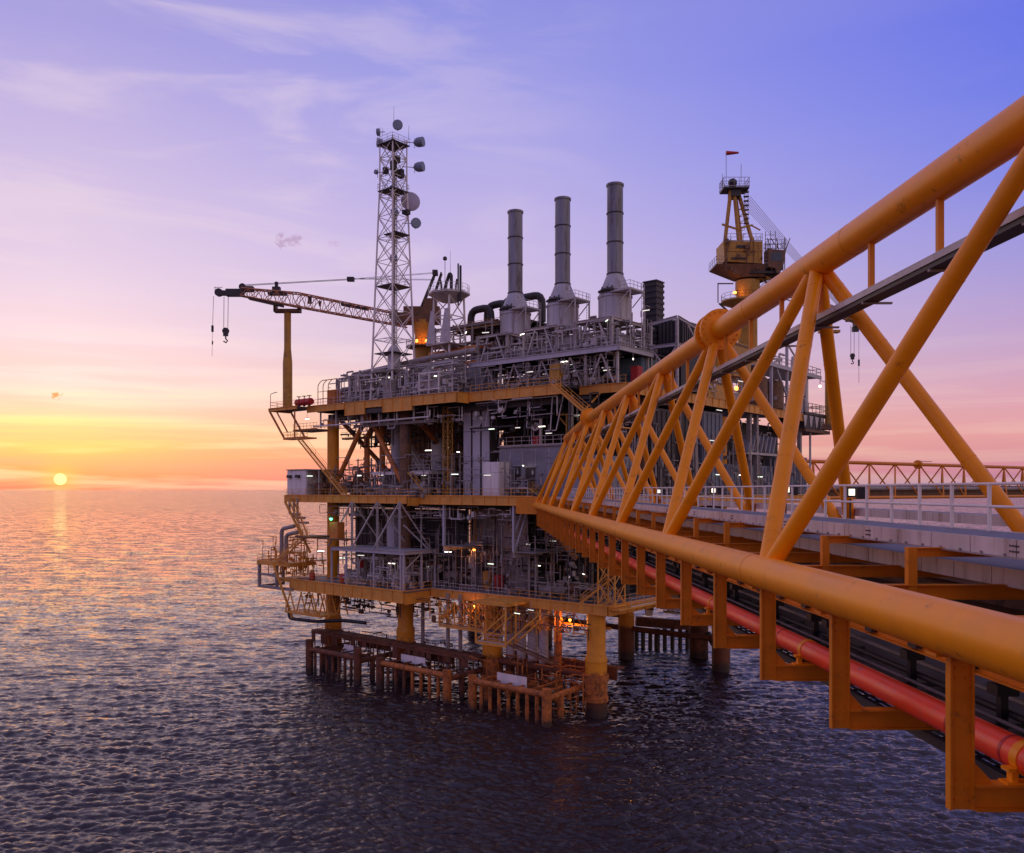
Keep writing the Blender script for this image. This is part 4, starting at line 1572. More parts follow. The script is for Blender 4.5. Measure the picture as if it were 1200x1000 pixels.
def lattice_boom(mb, p, q, w0, w1, h0, h1, n, r=.07, upv=UP, chord=.12):
    """four-chord lattice jib from p to q"""
    p, q = Vector(p), Vector(q)
    d = (q - p).normalized()
    x = d.cross(upv).normalized()
    y = x.cross(d).normalized()

    def pt(k, t):
        w, h = w0 + (w1 - w0) * t, h0 + (h1 - h0) * t
        sx, sy = ((-1, -1), (1, -1), (1, 1), (-1, 1))[k]
        return p.lerp(q, t) + x * (sx * w / 2) + y * (sy * h / 2)
    for k in range(4):
        mb.tube(pt(k, 0), pt(k, 1), chord, 8)
    for i in range(n):
        t0, t1 = i / n, (i + 1) / n
        for k in range(4):
            m = (k + 1) % 4
            if i % 2:
                mb.tube(pt(k, t0), pt(m, t1), r, 5)
            else:
                mb.tube(pt(m, t0), pt(k, t1), r, 5)
            mb.tube(pt(k, t1), pt(m, t1), r * .8, 5)
    return mb


def hook_block(parent, c, s=1.0):
    c = Vector(c)
    mb = MB()
    mb.lathe(c + Vector((0, -.22 * s, 0)), [(.1, 0), (.55 * s, .05), (.55 * s, .39 * s), (.1, .44 * s)], 16, Vector((0, 1, 0)))
    mb.box(c - UP * (.35 * s), (.75 * s, .42 * s, 1.0 * s))
    mb.path([c - UP * .8 * s, c - UP * 1.3 * s, c + Vector((.3 * s, 0, -1.6 * s)), c + Vector((.05, 0, -1.95 * s)), c + Vector((-.35 * s, 0, -1.7 * s))], .12 * s, 7)
    return mb.build('hook_block', M['dark'], parent, True)


def crane_left():
    Y = 148.4
    pb = ony(496, 470, Y)
    base = Vector((pb.x, pb.y, ZU))
    t = thing('pedestal_crane', 'dark lattice boom crane pointing left with its boom on a yellow rest post', 'crane', base)
    zt = ony(496, 374, Y).z
    MB().lathe(base, [(1.9, 0), (1.9, 4.0), (1.55, 4.6), (1.45, zt - ZU - 3), (1.9, zt - ZU - 1.2), (1.9, zt - ZU - .4)], 28).build('pedestal', M['crane_yellow'], t, True)
    zr = ony(496, 408, Y).z
    mb = MB().lathe(base + UP * (zr - ZU), [(1.5, 0), (3.0, .02), (3.0, .16), (1.5, .18)], 24)
    ring_rail(mb, base + UP * (zr - ZU + .16), 2.95)
    mb.build('pedestal_walkway', M['brown'], t)
    c = ony(487, 373, Y)
    mb = MB().box(c + Vector((1.2, 0, .4)), (6.2, 3.6, 2.6)).box(c + Vector((-2.2, -.5, -.2)), (2.4, 2.2, 1.8)).box(c + Vector((2.6, 0, 2.4)), (2.2, 2.6, 1.6))
    mb.lathe(c + Vector((-3.6, -1.4, .3)), [(.9, 0), (.9, 2.6)], 16, Vector((0, 1, 0)))
    mb.build('machinery_house', M['brown'], t)
    tip = ony(262, 343, Y)
    piv = ony(478, 377, Y)
    knee = ony(283, 342.5, Y)
    rest = ony(350, 352, Y)
    mb = lattice_boom(MB(), piv, rest, 1.5, 1.6, 1.9, 2.3, 14)
    lattice_boom(mb, rest, knee, 1.6, 1.1, 2.3, 1.3, 8)
    mb.build('boom', M['boom'], t)
    mb = MB()
    mb.box(knee.lerp(tip, .35) - UP * .1, (3.0, 1.2, 1.2)).box(tip + Vector((.2, 0, -.1)), (1.6, .9, .8))
    mb.box(knee + Vector((1.0, 0, .5)), (2.2, 1.0, .9))
    mb.lathe(tip + Vector((-.8, -.3, 0)), [(.7, 0), (.7, .6)], 14, Vector((0, 1, 0)))
    mb.lathe(knee + Vector((.2, -.3, .9)), [(.6, 0), (.6, .6)], 14, Vector((0, 1, 0)))
    mb.tube(tip + Vector((-1.6, 0, .9)), tip + Vector((-.2, 0, .9)), .05, 5).tube(tip + Vector((-1.5, 0, -.3)), tip + Vector((-1.5, 0, 1)), .05, 5)
    mb.build('boom_head', M['dark'], t)
    # sheave frame half way and dark walkway boards along the boom
    m_ = ony(324, 340, Y)
    MB().box(m_, (1.3, 1.0, 1.0)).box(m_ + UP * .9, (.5, .5, 1.0)).box(m_ + Vector((.2, 0, -.7)), (3.2, 1.2, .4)).build('sheave_frame', M['dark'], t)
    for u, v, sz in ((363, 352, (.6, .5, 1.2)), (375, 356, (.3, .4, .9))):
        MB().box(ony(u, v, Y), sz).build('boom_lamp', M['dark'], t)
    MB().beam(ony(400, 357, Y), ony(432, 363, Y), .9, .35).build('boom_walkway', M['dark'], t)
    MB().beam(ony(292, 350, Y), ony(332, 359, Y), 1.1, .35).build('boom_walkway', M['dark'], t)
    # ropes and hooks
    g = ony(510, 320, Y)
    mb = MB()
    eq = ony(411, 327.5, Y)
    for dy in (-.3, .3):
        mb.tube(knee + Vector((.8, dy, 1.2)), eq + Vector((0, dy, 0)), .05, 5)
        mb.tube(eq + Vector((0, dy, 0)), g + Vector((0, dy, 0)), .035, 5)
        mb.tube(eq + Vector((0, dy, .1)), g + Vector((0, dy, -1.2)), .035, 5)
    mb.build('pendant_rope', M['rope'], t)
    MB().box(eq, (1.2, .9, .7)).build('pendant_sheave', M['dark'], t)
    hk = ony(264.5, 388, Y)
    mb = MB().tube(hk + Vector((-.35, 0, 0)), ony(262.5, 348, Y), .05, 5).tube(hk + Vector((.35, 0, 0)), ony(267.5, 347, Y), .05, 5)
    wl_ = ony(249, 385, Y)
    mb.tube(wl_, ony(250.3, 347, Y), .04, 5).tube(wl_, ony(248.5, 418, Y), .03, 5)
    mb.tube(wl_ + UP * .5, wl_ - UP * .6, .22, 8)
    mb.tube(wl_ - UP * 2.2, wl_ - UP * 2.8, .12, 8)
    mb.build('hoist_rope', M['rope'], t)
    hook_block(t, hk, 1.05)
    # gantry struts up to the rope point
    mb = MB()
    for dx in (0, 1.1):
        for dy in (-1, 1):
            mb.beam(ony(488 + dx * 10, 376, Y) + Vector((0, dy, 0)), g + Vector((dx * 1.0, dy * .5, 0)), .28, .28)
    mb.box(g, (.9, 1.4, .8))
    mb.build('gantry', M['dark'], t)
    # warning lamps on the pedestal
    for u in (488.5, 499.5):
        c = ony(u, 400, Y - 1.9)
        l = thing('warning_lamp', 'glowing orange lamp on the %s side of the left crane pedestal' % ('near' if u < 495 else 'right'), 'lamp', c - UP * .4, 'lamps on the left crane pedestal')
        MB().lathe(c - UP * .35, [(.2, 0), (.2, .15), (.16, .16)], 12).build('base', M['dark'], l, True)
        MB().lathe(c - UP * .19, [(.16, 0), (.22, .1), (.22, .35), (.1, .5), (.01, .52)], 14).build('lens', M['lamp_orange'], l, True)
        plight(c + Vector((0, -.6, 0)), (1, .33, .06), 55, l)
    # rest post
    Yr = 149.2
    p = onb(337, 478, -2.6)
    rz = ony(337, 362, p.y).z
    r = thing('boom_rest', 'tall yellow post holding up the boom of the left crane', 'boom rest', Vector((p.x, p.y, ZU)))
    MB().lathe(Vector((p.x, p.y, ZU)), [(.82, 0), (.82, 8), (.6, 10.5), (.6, rz - ZU - .6)], 22).build('post', M['crane_yellow'], r, True)
    c = Vector((p.x, p.y, rz))
    MB().box(c - UP * .4, (4.6, 1.6, .5)).box(c + Vector((-2.1, 0, .1)), (.4, 1.6, .9)).box(c + Vector((2.1, 0, .1)), (.4, 1.6, .9)).build('cradle', M['brown'], r)


def plight(c, col, w, parent=None, r=.15):
    l = bpy.data.lights.new('lamp_light', 'POINT')
    l.energy = w
    l.color = col
    l.shadow_soft_size = r
    o = bpy.data.objects.new('lamp_light', l)
    COL.objects.link(o)
    if parent is not None:
        o.parent = parent
        o.location = Vector(c) - Vector(WLOC[parent.name])
    else:
        o.location = c
    return o


crane_left()


def access_tower():
    # grey open tower with an octagonal top platform right of the left crane
    a, b = 31.9, 6.5
    base = W(a, b, ZU)
    t = thing('access_tower', 'grey steel tower topped by a round railed platform beside the left crane', 'tower', base)
    zt = onb(519, 348, b).z
    hs = 2.1
    cs = [(-hs, -hs), (hs, -hs), (hs, hs), (-hs, hs)]
    for k, (x, y) in enumerate(cs):
        MB().beam(W(a + x, b + y, ZU), W(a + x * .8, b + y * .8, zt), .24, .24).build('leg', M['white'], t)
    zz = np.linspace(ZU + .5, zt - .3, 6)
    for i in range(5):
        mb = MB()
        for k in range(4):
            x0, y0 = cs[k]
            x1, y1 = cs[(k + 1) % 4]
            f0, f1 = 1 - .2 * i / 5, 1 - .2 * (i + 1) / 5
            mb.beam(W(a + x0 * f0, b + y0 * f0, zz[i]), W(a + x1 * f1, b + y1 * f1, zz[i + 1]), .13, .13)
            mb.beam(W(a + x0 * f1, b + y0 * f1, zz[i + 1]), W(a + x1 * f1, b + y1 * f1, zz[i + 1]), .14, .14)
        mb.build('bracing_bay', M['white'], t)
    c = W(a, b, zt)
    mb = MB().lathe(c, [(1.5, -1.0), (3.3, 0), (3.4, .02), (3.4, .3), (.01, .3)], 8)
    mb.build('top_platform', M['grey'], t)
    mb = MB()
    ring_rail(mb, c + UP * .3, 3.3, 1.2, 16)
    mb.build('platform_rail', M['white'], t)
    for z, s in ((zt - 8.2, 2.6), (zt - 13, 2.4)):
        MB().pbox(a - s, a + s, b - s, b + s, z, z + .16).build('platform', M['grey'], t)
        MB().rail([W(a - s, b - s, z + .16), W(a + s, b - s, z + .16), W(a + s, b + s, z + .16)], 1.1, 1.3, .03, False).build('platform_rail', M['white'], t)
    # sloped grey cladding sheets
    for da, lo in ((-1.7, 1.2), (1.5, 1.0)):
        MB().hexa([W(a + da - lo, b - 2.7, zt - 8), W(a + da + lo, b - 2.7, zt - 8), W(a + da + lo, b - 2.6, zt - 8), W(a + da - lo, b - 2.6, zt - 8),
                   W(a + da - lo * .35, b - 2.3, zt - 2.6), W(a + da + lo * .35, b - 2.3, zt - 2.6), W(a + da + lo * .35, b - 2.2, zt - 2.6), W(a + da - lo * .35, b - 2.2, zt - 2.6)]).build('side_plate', M['grey'], t)
    # dark bent vent pipes on top
    mb = MB()
    for da, h, l in ((1.7, 3.2, 1.0), (-1.5, 2.4, -.8)):
        mb.path([W(a + da, b, zt + .2), W(a + da, b, zt + h * .6), W(a + da + l * .4, b, zt + h)], .18, 9, .5)
    mb.path([W(a + .9, b - .4, zt + .2), W(a, b - .4, zt + 2.4), W(a - .5, b - .4, zt + 3.4), W(a - .9, b - .4, zt + 3.1), W(a - .9, b - .4, zt + .3)], .27, 10, .8)
    mb.tube(W(a - 2.6, b - .6, zt - 2), W(a - 2.6, b - .6, zt + 4.6), .13, 8)
    mb.tube(W(a - 3.1, b - .6, zt - 1.5), W(a - 3.1, b - .6, zt + 4.2), .18, 8)
    mb.build('vent_pipe', M['dark'], t, True)
    MB().tube(W(a - .3, b, zt), W(a - .3, b, zt + 7.2), .05, 6, .02).build('whip_antenna', M['whip'], t)
    MB().tube(W(a + .9, b, zt), W(a + .9, b, zt + 5.8), .05, 6).lathe(W(a + .9, b, zt + 5.8), [(.1, 0), (.33, .1), (.33, .5), (.05, .7)], 10).build('beacon', M['dark'], t)


access_tower()


def crane_right():
    Y = 156.0
    pb = ony(876, 430, Y)
    base = Vector((pb.x, pb.y, ZU))
    t = thing('slewing_crane', 'yellow pedestal crane with cab and A-frame above the bridge chord', 'crane', base)

    def P(u, v, dy=0):
        return ony(u, v, Y + dy)
    r = 1.75
    MB().lathe(base, [(r * 1.1, 0), (r * 1.1, 3), (r, 3.2), (r, P(0, 352).z - ZU), (r * 1.25, P(0, 345).z - ZU), (r * 1.25, P(0, 330).z - ZU)], 30).build('pedestal', M['crane_yellow'], t, True)
    z = P(0, 355).z
    c = Vector((base.x - .8, base.y, z))
    mb = MB().lathe(c, [(1.2, -1.1), (4.0, 0), (4.0, .25), (.5, .26)], 22)
    mb.build('lower_walkway', M['crane_yellow'], t)
    mb = MB()
    ring_rail(mb, c + UP * .25, 3.9, 1.2, 18)
    mb.tube(c + Vector((-4.6, 0, 0)), c + Vector((-4.6, 0, 3.6)), .1, 6).beam(c + Vector((-4.6, 0, 3.5)), c + Vector((-1.8, 0, 3.5)), .16, .2)
    mb.beam(c + Vector((-4.4, 0, -.1)), c + Vector((-1.6, 0, -2.6)), .25, .3)
    mb.build('walkway_rail', M['dark'], t)
    # machinery house
    z0, z1 = P(0, 317).z, P(0, 287).z
    x0, x1 = P(845, 0).x, P(889, 0).x
    mb = MB()
    mb.hexa([Vector((x0, Y - 2.5, z0 + 1)), Vector((x1, Y - 2.5, z0 + .6)), Vector((x1, Y + 3, z0 + .6)), Vector((x0, Y + 3, z0 + 1)),
             Vector((x0 - .2, Y - 2.5, z1)), Vector((x1, Y - 2.5, z1 - .1)), Vector((x1, Y + 3, z1 - .1)), Vector((x0 - .2, Y + 3, z1))])
    mb.build('machinery_house', M['crane_yellow'], t)
    mb = MB()
    for xx in (.04, .34, .60, .9):
        x = x0 + (x1 - x0) * xx
        mb.box(Vector((x, Y - 2.58, (z0 + z1) / 2 + .4)), (.18, .12, z1 - z0 - 1.2))
    mb.box(Vector(((x0 + x1) / 2, Y - 2.57, z0 + 2.9)), (x1 - x0, .1, .25))
    mb.build('house_rib', M['crane_yellow'], t)
    MB().box(Vector((x0 + 2.5, Y - 2.66, z0 + 1.5)), (2.6, .06, .35)).build('house_vent', M['dark'], t)
    MB().box(Vector((x0 + 2.9, Y - 2.66, z0 + 3.6)), (1.5, .06, .5)).build('house_vent', M['dark'], t)
    # tapering underside of the house
    mb = MB().hexa([Vector((base.x - 2, Y - 2, z0 - 1.6)), Vector((base.x + 2.6, Y - 2, z0 - 1.6)), Vector((base.x + 2.6, Y + 2, z0 - 1.6)), Vector((base.x - 2, Y + 2, z0 - 1.6)),
                    Vector((x0 - 1.5, Y - 2.7, z0 + .5)), Vector((x1 + .3, Y - 2.7, z0 + .5)), Vector((x1 + .3, Y + 3.1, z0 + .5)), Vector((x0 - 1.5, Y + 3.1, z0 + .5))])
    mb.build('turntable', M['brown'], t)
    mb = MB().rail([Vector((x0 - 1.5, Y - 2.6, z0 + .6)), Vector((x0 - 1.5, Y + 3, z0 + .6))], 1.3, 1.4, .04)
    mb.rail([Vector((x0 - 1.5, Y - 2.6, z0 + .6)), Vector((x0 - .3, Y - 2.6, z0 + .6))], 1.3, .6, .04)
    mb.rail([Vector((x0, Y - 2.4, z1)), Vector((x1, Y - 2.4, z1)), Vector((x1, Y + 2.8, z1))], 1.3, 1.2, .04)
    mb.rail([Vector((x1 + .2, Y - 2.6, z0 + .6)), Vector((x1 + 4, Y - 2.6, z0 + .6))], 1.3, .9, .04)
    mb.build('house_rail', M['midgrey'], t)
    # driver's cab on the right
    cx0, cx1 = P(895, 0).x, P(915, 0).x
    cz0, cz1 = P(0, 321).z, P(0, 297).z
    MB().hexa([Vector((cx0, Y - 3, cz0 + .5)), Vector((cx1 - .6, Y - 3, cz0)), Vector((cx1 - .6, Y, cz0)), Vector((cx0, Y, cz0 + .5)),
               Vector((cx0, Y - 3, cz1)), Vector((cx1, Y - 3, cz1 - .3)), Vector((cx1, Y, cz1 - .3)), Vector((cx0, Y, cz1))]).build('cab', M['brown'], t)
    MB().box(Vector((cx0 + 1.6, Y - 3.03, cz0 + 2.3)), (1.7, .05, 1.5)).box(Vector((cx0 + .5, Y - 3.03, cz0 + 2.2)), (.35, .05, 1.5)).build('cab_window', M['glass'], t)
    mb = MB().pbox(0, 0.01, 0, 0.01, 0, .01) if False else MB()
    mb.rail([Vector((cx0, Y - 3, cz1)), Vector((cx1, Y - 3, cz1)), Vector((cx1, Y, cz1)), Vector((cx0, Y, cz1)), Vector((cx0, Y - 3, cz1))], 1.6, .8, .04)
    mb.build('cab_rail', M['midgrey'], t)
    mb = MB().box(Vector(((cx0 + x1) / 2, Y - 1, cz0 - .3)), (5.5, 3, .4)).box(Vector((x1 + 1.2, Y, z0 - .8)), (4.6, 3, 1.2))
    mb.beam(Vector((base.x + 1, Y, z0 - 2.6)), Vector((cx1 - 1, Y, cz0 - .2)), .6, .6)
    mb.build('cab_bracket', M['dark'], t)
    mb = MB()
    r = random.Random(12)
    for k in range(16):
        p = Vector((r.uniform(x0, cx1 - .5), Y - 2.75 - r.random() * .3, r.uniform(z0 - 1.2, z1)))
        mb.box(p, (r.uniform(.15, .7), .3, r.uniform(.2, 1.1)))
    for k in range(9):
        x = r.uniform(x0, cx1)
        mb.path([Vector((x, Y - 2.8, z0 - .8)), Vector((x, Y - 2.8, r.uniform(z0 + 1, z1 + .6))), Vector((x + r.uniform(-1.5, 1.5), Y - 2.8, z1 + .4))], .08, 6, .2)
    for x in (x1 + .6, x1 + 1.5, x1 + 2.4):
        mb.tube(Vector((x, Y - 2.2, z0 + .4)), Vector((x, Y - 2.2, z1 + 1.8)), .06, 5)
    for zz in np.arange(z0 + 1, z1 + 1.8, .8):
        mb.tube(Vector((x1 + .6, Y - 2.2, zz)), Vector((x1 + 2.4, Y - 2.2, zz)), .05, 5)
    o = mb.build('house_fittings', M['brown'], t)
    o['kind'] = 'stuff'
    # A-frame and top platform
    top = P(864, 222)
    for u, dy in ((849, -2), (866, -2), (869, 2), (883, 2)):
        MB().beam(P(u, 288, dy), P(860 + (u - 865) * .22, 222, dy * .3), .5, .5).build('a_frame_leg', M['crane_yellow'], t)
    mb = MB()
    for dy in (-1.6, 1.6):
        mb.beam(P(846, 263, dy), P(868, 270, dy), .3, .3).beam(P(864, 268, dy), P(882, 264, dy), .28, .28).beam(P(880, 264, dy), P(891, 270, dy), .2, .2)
    for k in range(7):
        v0 = 278 - k * 8
        mb.beam(P(866, v0), P(874 - k * .8, v0 - 4), .12, .12).beam(P(866, v0), P(872 - k * .8, v0), .12, .12)
    mb.build('a_frame_tie', M['crane_yellow'], t)
    c = P(860.5, 222)
    MB().box(c - UP * .2, (4.6, 3.4, .3)).box(c - UP * .9, (1.8, 2.4, 1.4)).build('top_platform', M['dark'], t)
    mb = MB()
    q = [c + Vector((sx * 2.3, sy * 1.7, 0)) for sx, sy in ((-1, -1), (1, -1), (1, 1), (-1, 1), (-1, -1))]
    mb.rail(q, 1.6, .9, .045)
    mb.ladder(P(874.5, 270), P(874.5, 215), .7, Vector((1, 0, 0)), .05, .6)
    for k in range(9):
        mb.lathe(P(874.5, 262 - k * 5.2), [(.55, 0), (.55, .06)], 8)
    mb.build('platform_rail', M['midgrey'], t)
    MB().lathe(P(858.5, 214.5), [(.5, -.9), (.8, -.2), (.8, .3), (.4, .7), (.05, .8)], 14).build('top_sheave', M['black'], t, True)
    for u, v0, v1 in ((868.5, 214, 192), (846.5, 220, 204)):
        MB().tube(P(u, v0), P(u, v1), .05, 6).build('whip_antenna', M['whip'], t)
    # boom lying over its rest post, mostly behind the bridge, and the fan of hoist ropes
    bp, bt = P(893, 332, -2), ony(1008, 377, 176)
    lattice_boom(MB(), bp, bt, 1.7, 1.0, 2.0, 1.0, 16).build('boom', M['crane_yellow'], t)
    MB().box(bt - UP * .5, (2.6, 1.4, 1.3)).box(bt + Vector((-2.4, -.5, .4)), (1.4, 1.0, 1.0)).box(bt + Vector((-1, 0, -1.6)), (1.2, .8, 1.0)).build('boom_head', M['dark'], t)
    mb = MB()
    for k in range(7):
        f = (k - 3) * .26
        mb.tube(P(874, 235) + Vector((f, 0, f * .9)), bt + Vector((f * .7 - 3, f, 2.0 + f * .5)), .05, 4)
    mb.build('luffing_ropes', M['lav'], t)
    hk = ony(999, 417, 176)
    mb = MB()
    for dx in (-.35, .35):
        mb.tube(hk + Vector((dx, 0, 0)), Vector((hk.x + dx, hk.y, bt.z - .8)), .045, 5)
    w2 = ony(1006.5, 425, 176)
    mb.tube(w2 - UP * 4.2, Vector((w2.x, w2.y, bt.z - 1)), .04, 5).tube(w2 + UP * .6, w2 - UP * .7, .2, 8)
    mb.build('hoist_rope', M['rope'], t)
    hook_block(t, hk, .9)
    # rest post
    Yp = 170
    p = ony(971.5, 497, Yp)
    tz = ony(971.5, 390, Yp).z
    rp = thing('boom_rest', 'yellow post holding up the boom of the right-hand crane', 'boom rest', p)
    MB().lathe(p, [(.78, 0), (.78, tz - p.z)], 20).build('post', M['crane_yellow'], rp, True)
    MB().box(Vector((p.x, p.y, tz + .2)), (4, 1.4, .5)).box(Vector((p.x - 2.6, p.y, p.z + 3.4)), (2.4, .2, .2)).build('cradle', M['crane_yellow'], rp)
    MB().box(Vector((p.x - .6, p.y, p.z - .3)), (4.4, 3, .6)).box(Vector((p.x - 3, p.y, p.z - .9)), (9, 3, .5)).build('foot', M['brown'], rp)
    # lamp on the lower walkway
    c = P(861, 343.5, -2.2)
    l = thing('warning_lamp', 'glowing orange lamp on the lower walkway of the yellow crane', 'lamp', c - UP * .4)
    MB().lathe(c - UP * .35, [(.2, 0), (.2, .15), (.16, .16)], 12).build('base', M['dark'], l, True)
    MB().lathe(c - UP * .19, [(.16, 0), (.3, .1), (.3, .35), (.1, .5), (.01, .52)], 14).build('lens', M['lamp_orange'], l, True)
    plight(c + Vector((0, -.6, 0)), (1, .45, .12), 90, l)
    # windsock
    f = P(851, 215)
    w = thing('windsock', 'red windsock flying from the pole on top of the yellow crane', 'windsock', f)
    MB().tube(f, P(851, 178), .05, 6).build('pole', M['whip'], w)
    q = P(851, 179.6)
    MB().lathe(q, [(.42, 0), (.40, .05), (.28, 1.2), (.18, 2.25), (.17, 2.25), (.01, 1.2)], 14, Vector((1, 0, .03))).build('sock', M['redbox'], w, True)


crane_right()


def far_bridge():
    """second bridge leaving the far side of the platform"""
    def line(u0, v0, z):
        return onz(u0, v0, z)
    t0 = ony(935, 0, 205)
    A0 = Vector((ony(935, 574, 205).x, 205, 36.9))
    A1 = Vector((ony(1290, 574, 300).x, 300, 36.9))
    d = (A1 - A0)
    L = d.length
    d.normalize()
    n = Vector((-d.y, d.x, 0))
    t = thing('distant_bridge', 'second yellow truss bridge leaving the far side toward the right horizon', 'bridge', A0.lerp(A1, .5))
    MB().tube(A0 - d * 8, A1 + d * 60, .46, 14).build('top_chord', M['bridge_steel'], t, True)
    for k in (-3.6, 3.6):
        o = n * k - UP * 8.9
        MB().tube(A0 + o - d * 8, A1 + o + d * 60, .42, 14).build('bottom_chord', M['bridge_steel'], t, True)
    i = -.5
    while i * 11.7 < L + 50:
        s = i * 11.7
        for k in (-3.6, 3.6):
            for e in (-5.85, 5.85):
                MB().tube(A0 + d * s, A0 + d * (s + e) + n * k - UP * 8.9, .2, 8).build('diagonal_brace', M['bridge_steel'], t, True)
        MB().tube(A0 + d * s, A0 + d * s - UP * 8.6, .16, 8).build('hanger', M['bridge_steel'], t, True)
        i += 1
    for s in (52,):
        MB().tube(A0 + d * (s - .4), A0 + d * (s + .4), 1.2, 20).build('flange_disc', M['bridge_steel'], t, True)
        MB().beam(A0 + d * s + UP * .9, A0 + d * (s + 7) + UP * .9, .12, .15).build('davit', M['dark'], t)
    mb = MB().beam(A0 - UP * 7.4, A1 + d * 60 - UP * 7.4, 3.4, .5, n)
    mb.build('deck', M['brown'], t)
    mb = MB().tube(A0 - UP * 6.6 - n * 1.6, A1 + d * 60 - UP * 6.6 - n * 1.6, .55, 12)
    mb.build('pipe', M['midgrey'], t, True)
    mb = MB().rail([A0 - UP * 7 + n * 1.7, A1 - UP * 7 + n * 1.7], 1.2, 4, .06)
    mb.build('handrail', M['grey'], t)


far_bridge()

# ================================================================ EQUIPMENT ON THE DECKS
STRIP_N = [0]


def strip(c, d, lab, grp, L=1.15, pole=None, stalk=True):
    """lit fluorescent fitting: housing, glowing tube and its bracket"""
    c = Vector(c)
    d = Vector(d).normalized()
    t = thing('strip_light', lab, 'strip light', c, grp)
    MB().beam(c - d * L / 2 + UP * .10, c + d * L / 2 + UP * .10, .22, .09).build('housing', M['midgrey'], t)
    MB().tube(c - d * (L / 2 - .03), c + d * (L / 2 - .03), .05, 8).build('tube', M[('tube_lit', 'tube_dim', 'tube_lit', 'tube_green', 'tube_dim')[STRIP_N[0] % 5]], t, True)
    STRIP_N[0] += 1
    if pole is not None:
        e = c + d * (L / 2 + .1) + UP * .1
        MB().path([c + UP * .12, e + UP * .12, Vector((e.x, e.y, pole))], .045, 6, .15).build('pole', M['grey'], t, True)
    elif stalk:
        MB().tube(c + UP * .14, c + UP * 1.3, .03, 5).build('stalk', M['grey'], t)
    return t


def strips():
    # (region text, group, [(u, v, b, direction angle in the a/b plane, pole level)])
    regs = [
        ('on the edge of the white stack deck', [(546, 390, 3.5, 40, ZS), (569, 390, 3.5, -20, None), (612, 392, 3.5, 20, ZS), (711, 376, 4.6, 40, None), (757, 364, 9, 0, ZS)]),
        ('below the white stack deck', [(551, 437, 4, 0, None), (621, 436, 4, 0, None), (661, 424, 4, 0, None), (672, 427, 7, 0, None), (711, 434, 6, 0, None), (742, 421, 6, 60, None), (769, 428, 9, 60, None)]),
        ('among the modules left of the stacks', [(454, 443, 2, 0, None), (456.5, 436, 4, 10, None), (505, 431, 3, -60, None), (509, 441, 2, -10, None), (547, 388, 16, 0, None)]),
        ('high under the yellow upper deck', [(360, 491, -3, 0, None), (576, 503, 2, 0, None), (606, 501.5, 3, 0, None), (635, 500, 2, 0, None), (643, 508, 5, 0, None), (676, 487, 1, 0, None)]),
        ('above the mezzanine in the shade', [(465, 526.5, 6, -20, None), (476, 525, 8, -30, None), (502, 528, 5, -25, None), (525, 525, 9, 35, None), (537, 530, 4, 70, None)]),
        ('along the main deck rail', [(363, 558, -3, -20, ZM), (389, 559.5, -2.5, 20, ZM), (421, 557.5, -2, 10, ZM), (447, 557, 1.8, 10, None), (497, 557, 3, -40, None), (533, 556, -.5, -25, ZM), (571, 557, -.4, -20, ZM),
                                      (613, 546, 3, 60, None)]),
        ('hung under the main deck', [(386, 587.5, -3, 0, None), (552.5, 605, 2, 0, None), (480, 611, 6, 80, None), (619, 638, 6, 20, None), (648, 634, 6, 0, None), (630, 663, 6, 5, None)]),
        ('over the cellar deck', [(376, 646, -3, -40, ZC), (401, 654, -3, -10, ZC), (423, 651, -4, -25, ZC), (459, 660.5, -3.5, -20, ZC), (502, 664, 2, 45, ZC), (525, 647, 3, -30, None), (575, 661, 1, 0, None),
                                  (667, 676, 1.2, 50, ZC), (684, 673, 3, 40, None), (742, 668, 12, 70, None)]),
        ('below the cellar deck', [(397, 694, -2, 0, None), (606, 719, -3.5, 10, None), (622, 715, -2, 10, None)]),
    ]
    for txt, L in regs:
        L = sorted(L)
        for i, (u, v, b, ang, pole) in enumerate(L):
            r = math.radians(ang)
            d = AX * math.cos(r) + BX * math.sin(r)
            p = 'leftmost' if i == 0 else 'rightmost' if i == len(L) - 1 else ORD[i] + ' from the left'
            strip(onb(u, v, b), d, 'lit strip light %s, %s' % (txt, p), 'fluorescent strip lights on the platform', pole=pole)


strips()


def lamp(u, v, b, lab, mat, col, w, pole=None, r=.22):
    c = onb(u, v, b)
    l = thing('work_lamp', lab, 'lamp', c)
    MB().lathe(c + UP * .1, [(.1, .35), (r, .1), (r, 0), (.1, 0)], 12).build('hood', M['dark'], l, True)
    MB().lathe(c - UP * r, [(.02, -r * .4), (r * .8, 0), (r, r), (.1, r + .05)], 14).build('lens', M[mat], l, True)
    if pole is not None:
        MB().tube(Vector((c.x, c.y, pole)) + BX * .3, c + BX * .3 + UP * .2, .06, 6).build('pole', M['grey'], l)
    plight(c - BX * .7 - UP * .1, col, w, l)


lamp(555.5, 644, 2.5, 'glowing orange lamp on a pole in front of the ribbed wall', 'lamp_orange', (1, .35, .1), 90, ZC)
lamp(556, 710, -.2, 'small orange lamp in the gallery below the cellar deck', 'lamp_orange', (1, .35, .1), 60, None, .16)
lamp(388, 607.5, -5.6, 'green navigation lamp near the left corner leg', 'lamp_green', (.3, 1, .6), 40, None, .26)
lamp(668, 726, 2.6, 'orange lamp lighting the leg and pipe below the cellar deck', 'lamp_orange', (1, .34, .08), 380, None, .2)
lamp(708, 733, 12, 'orange lamp under the right end of the cellar deck', 'lamp_orange', (1, .34, .08), 200, None, .16)


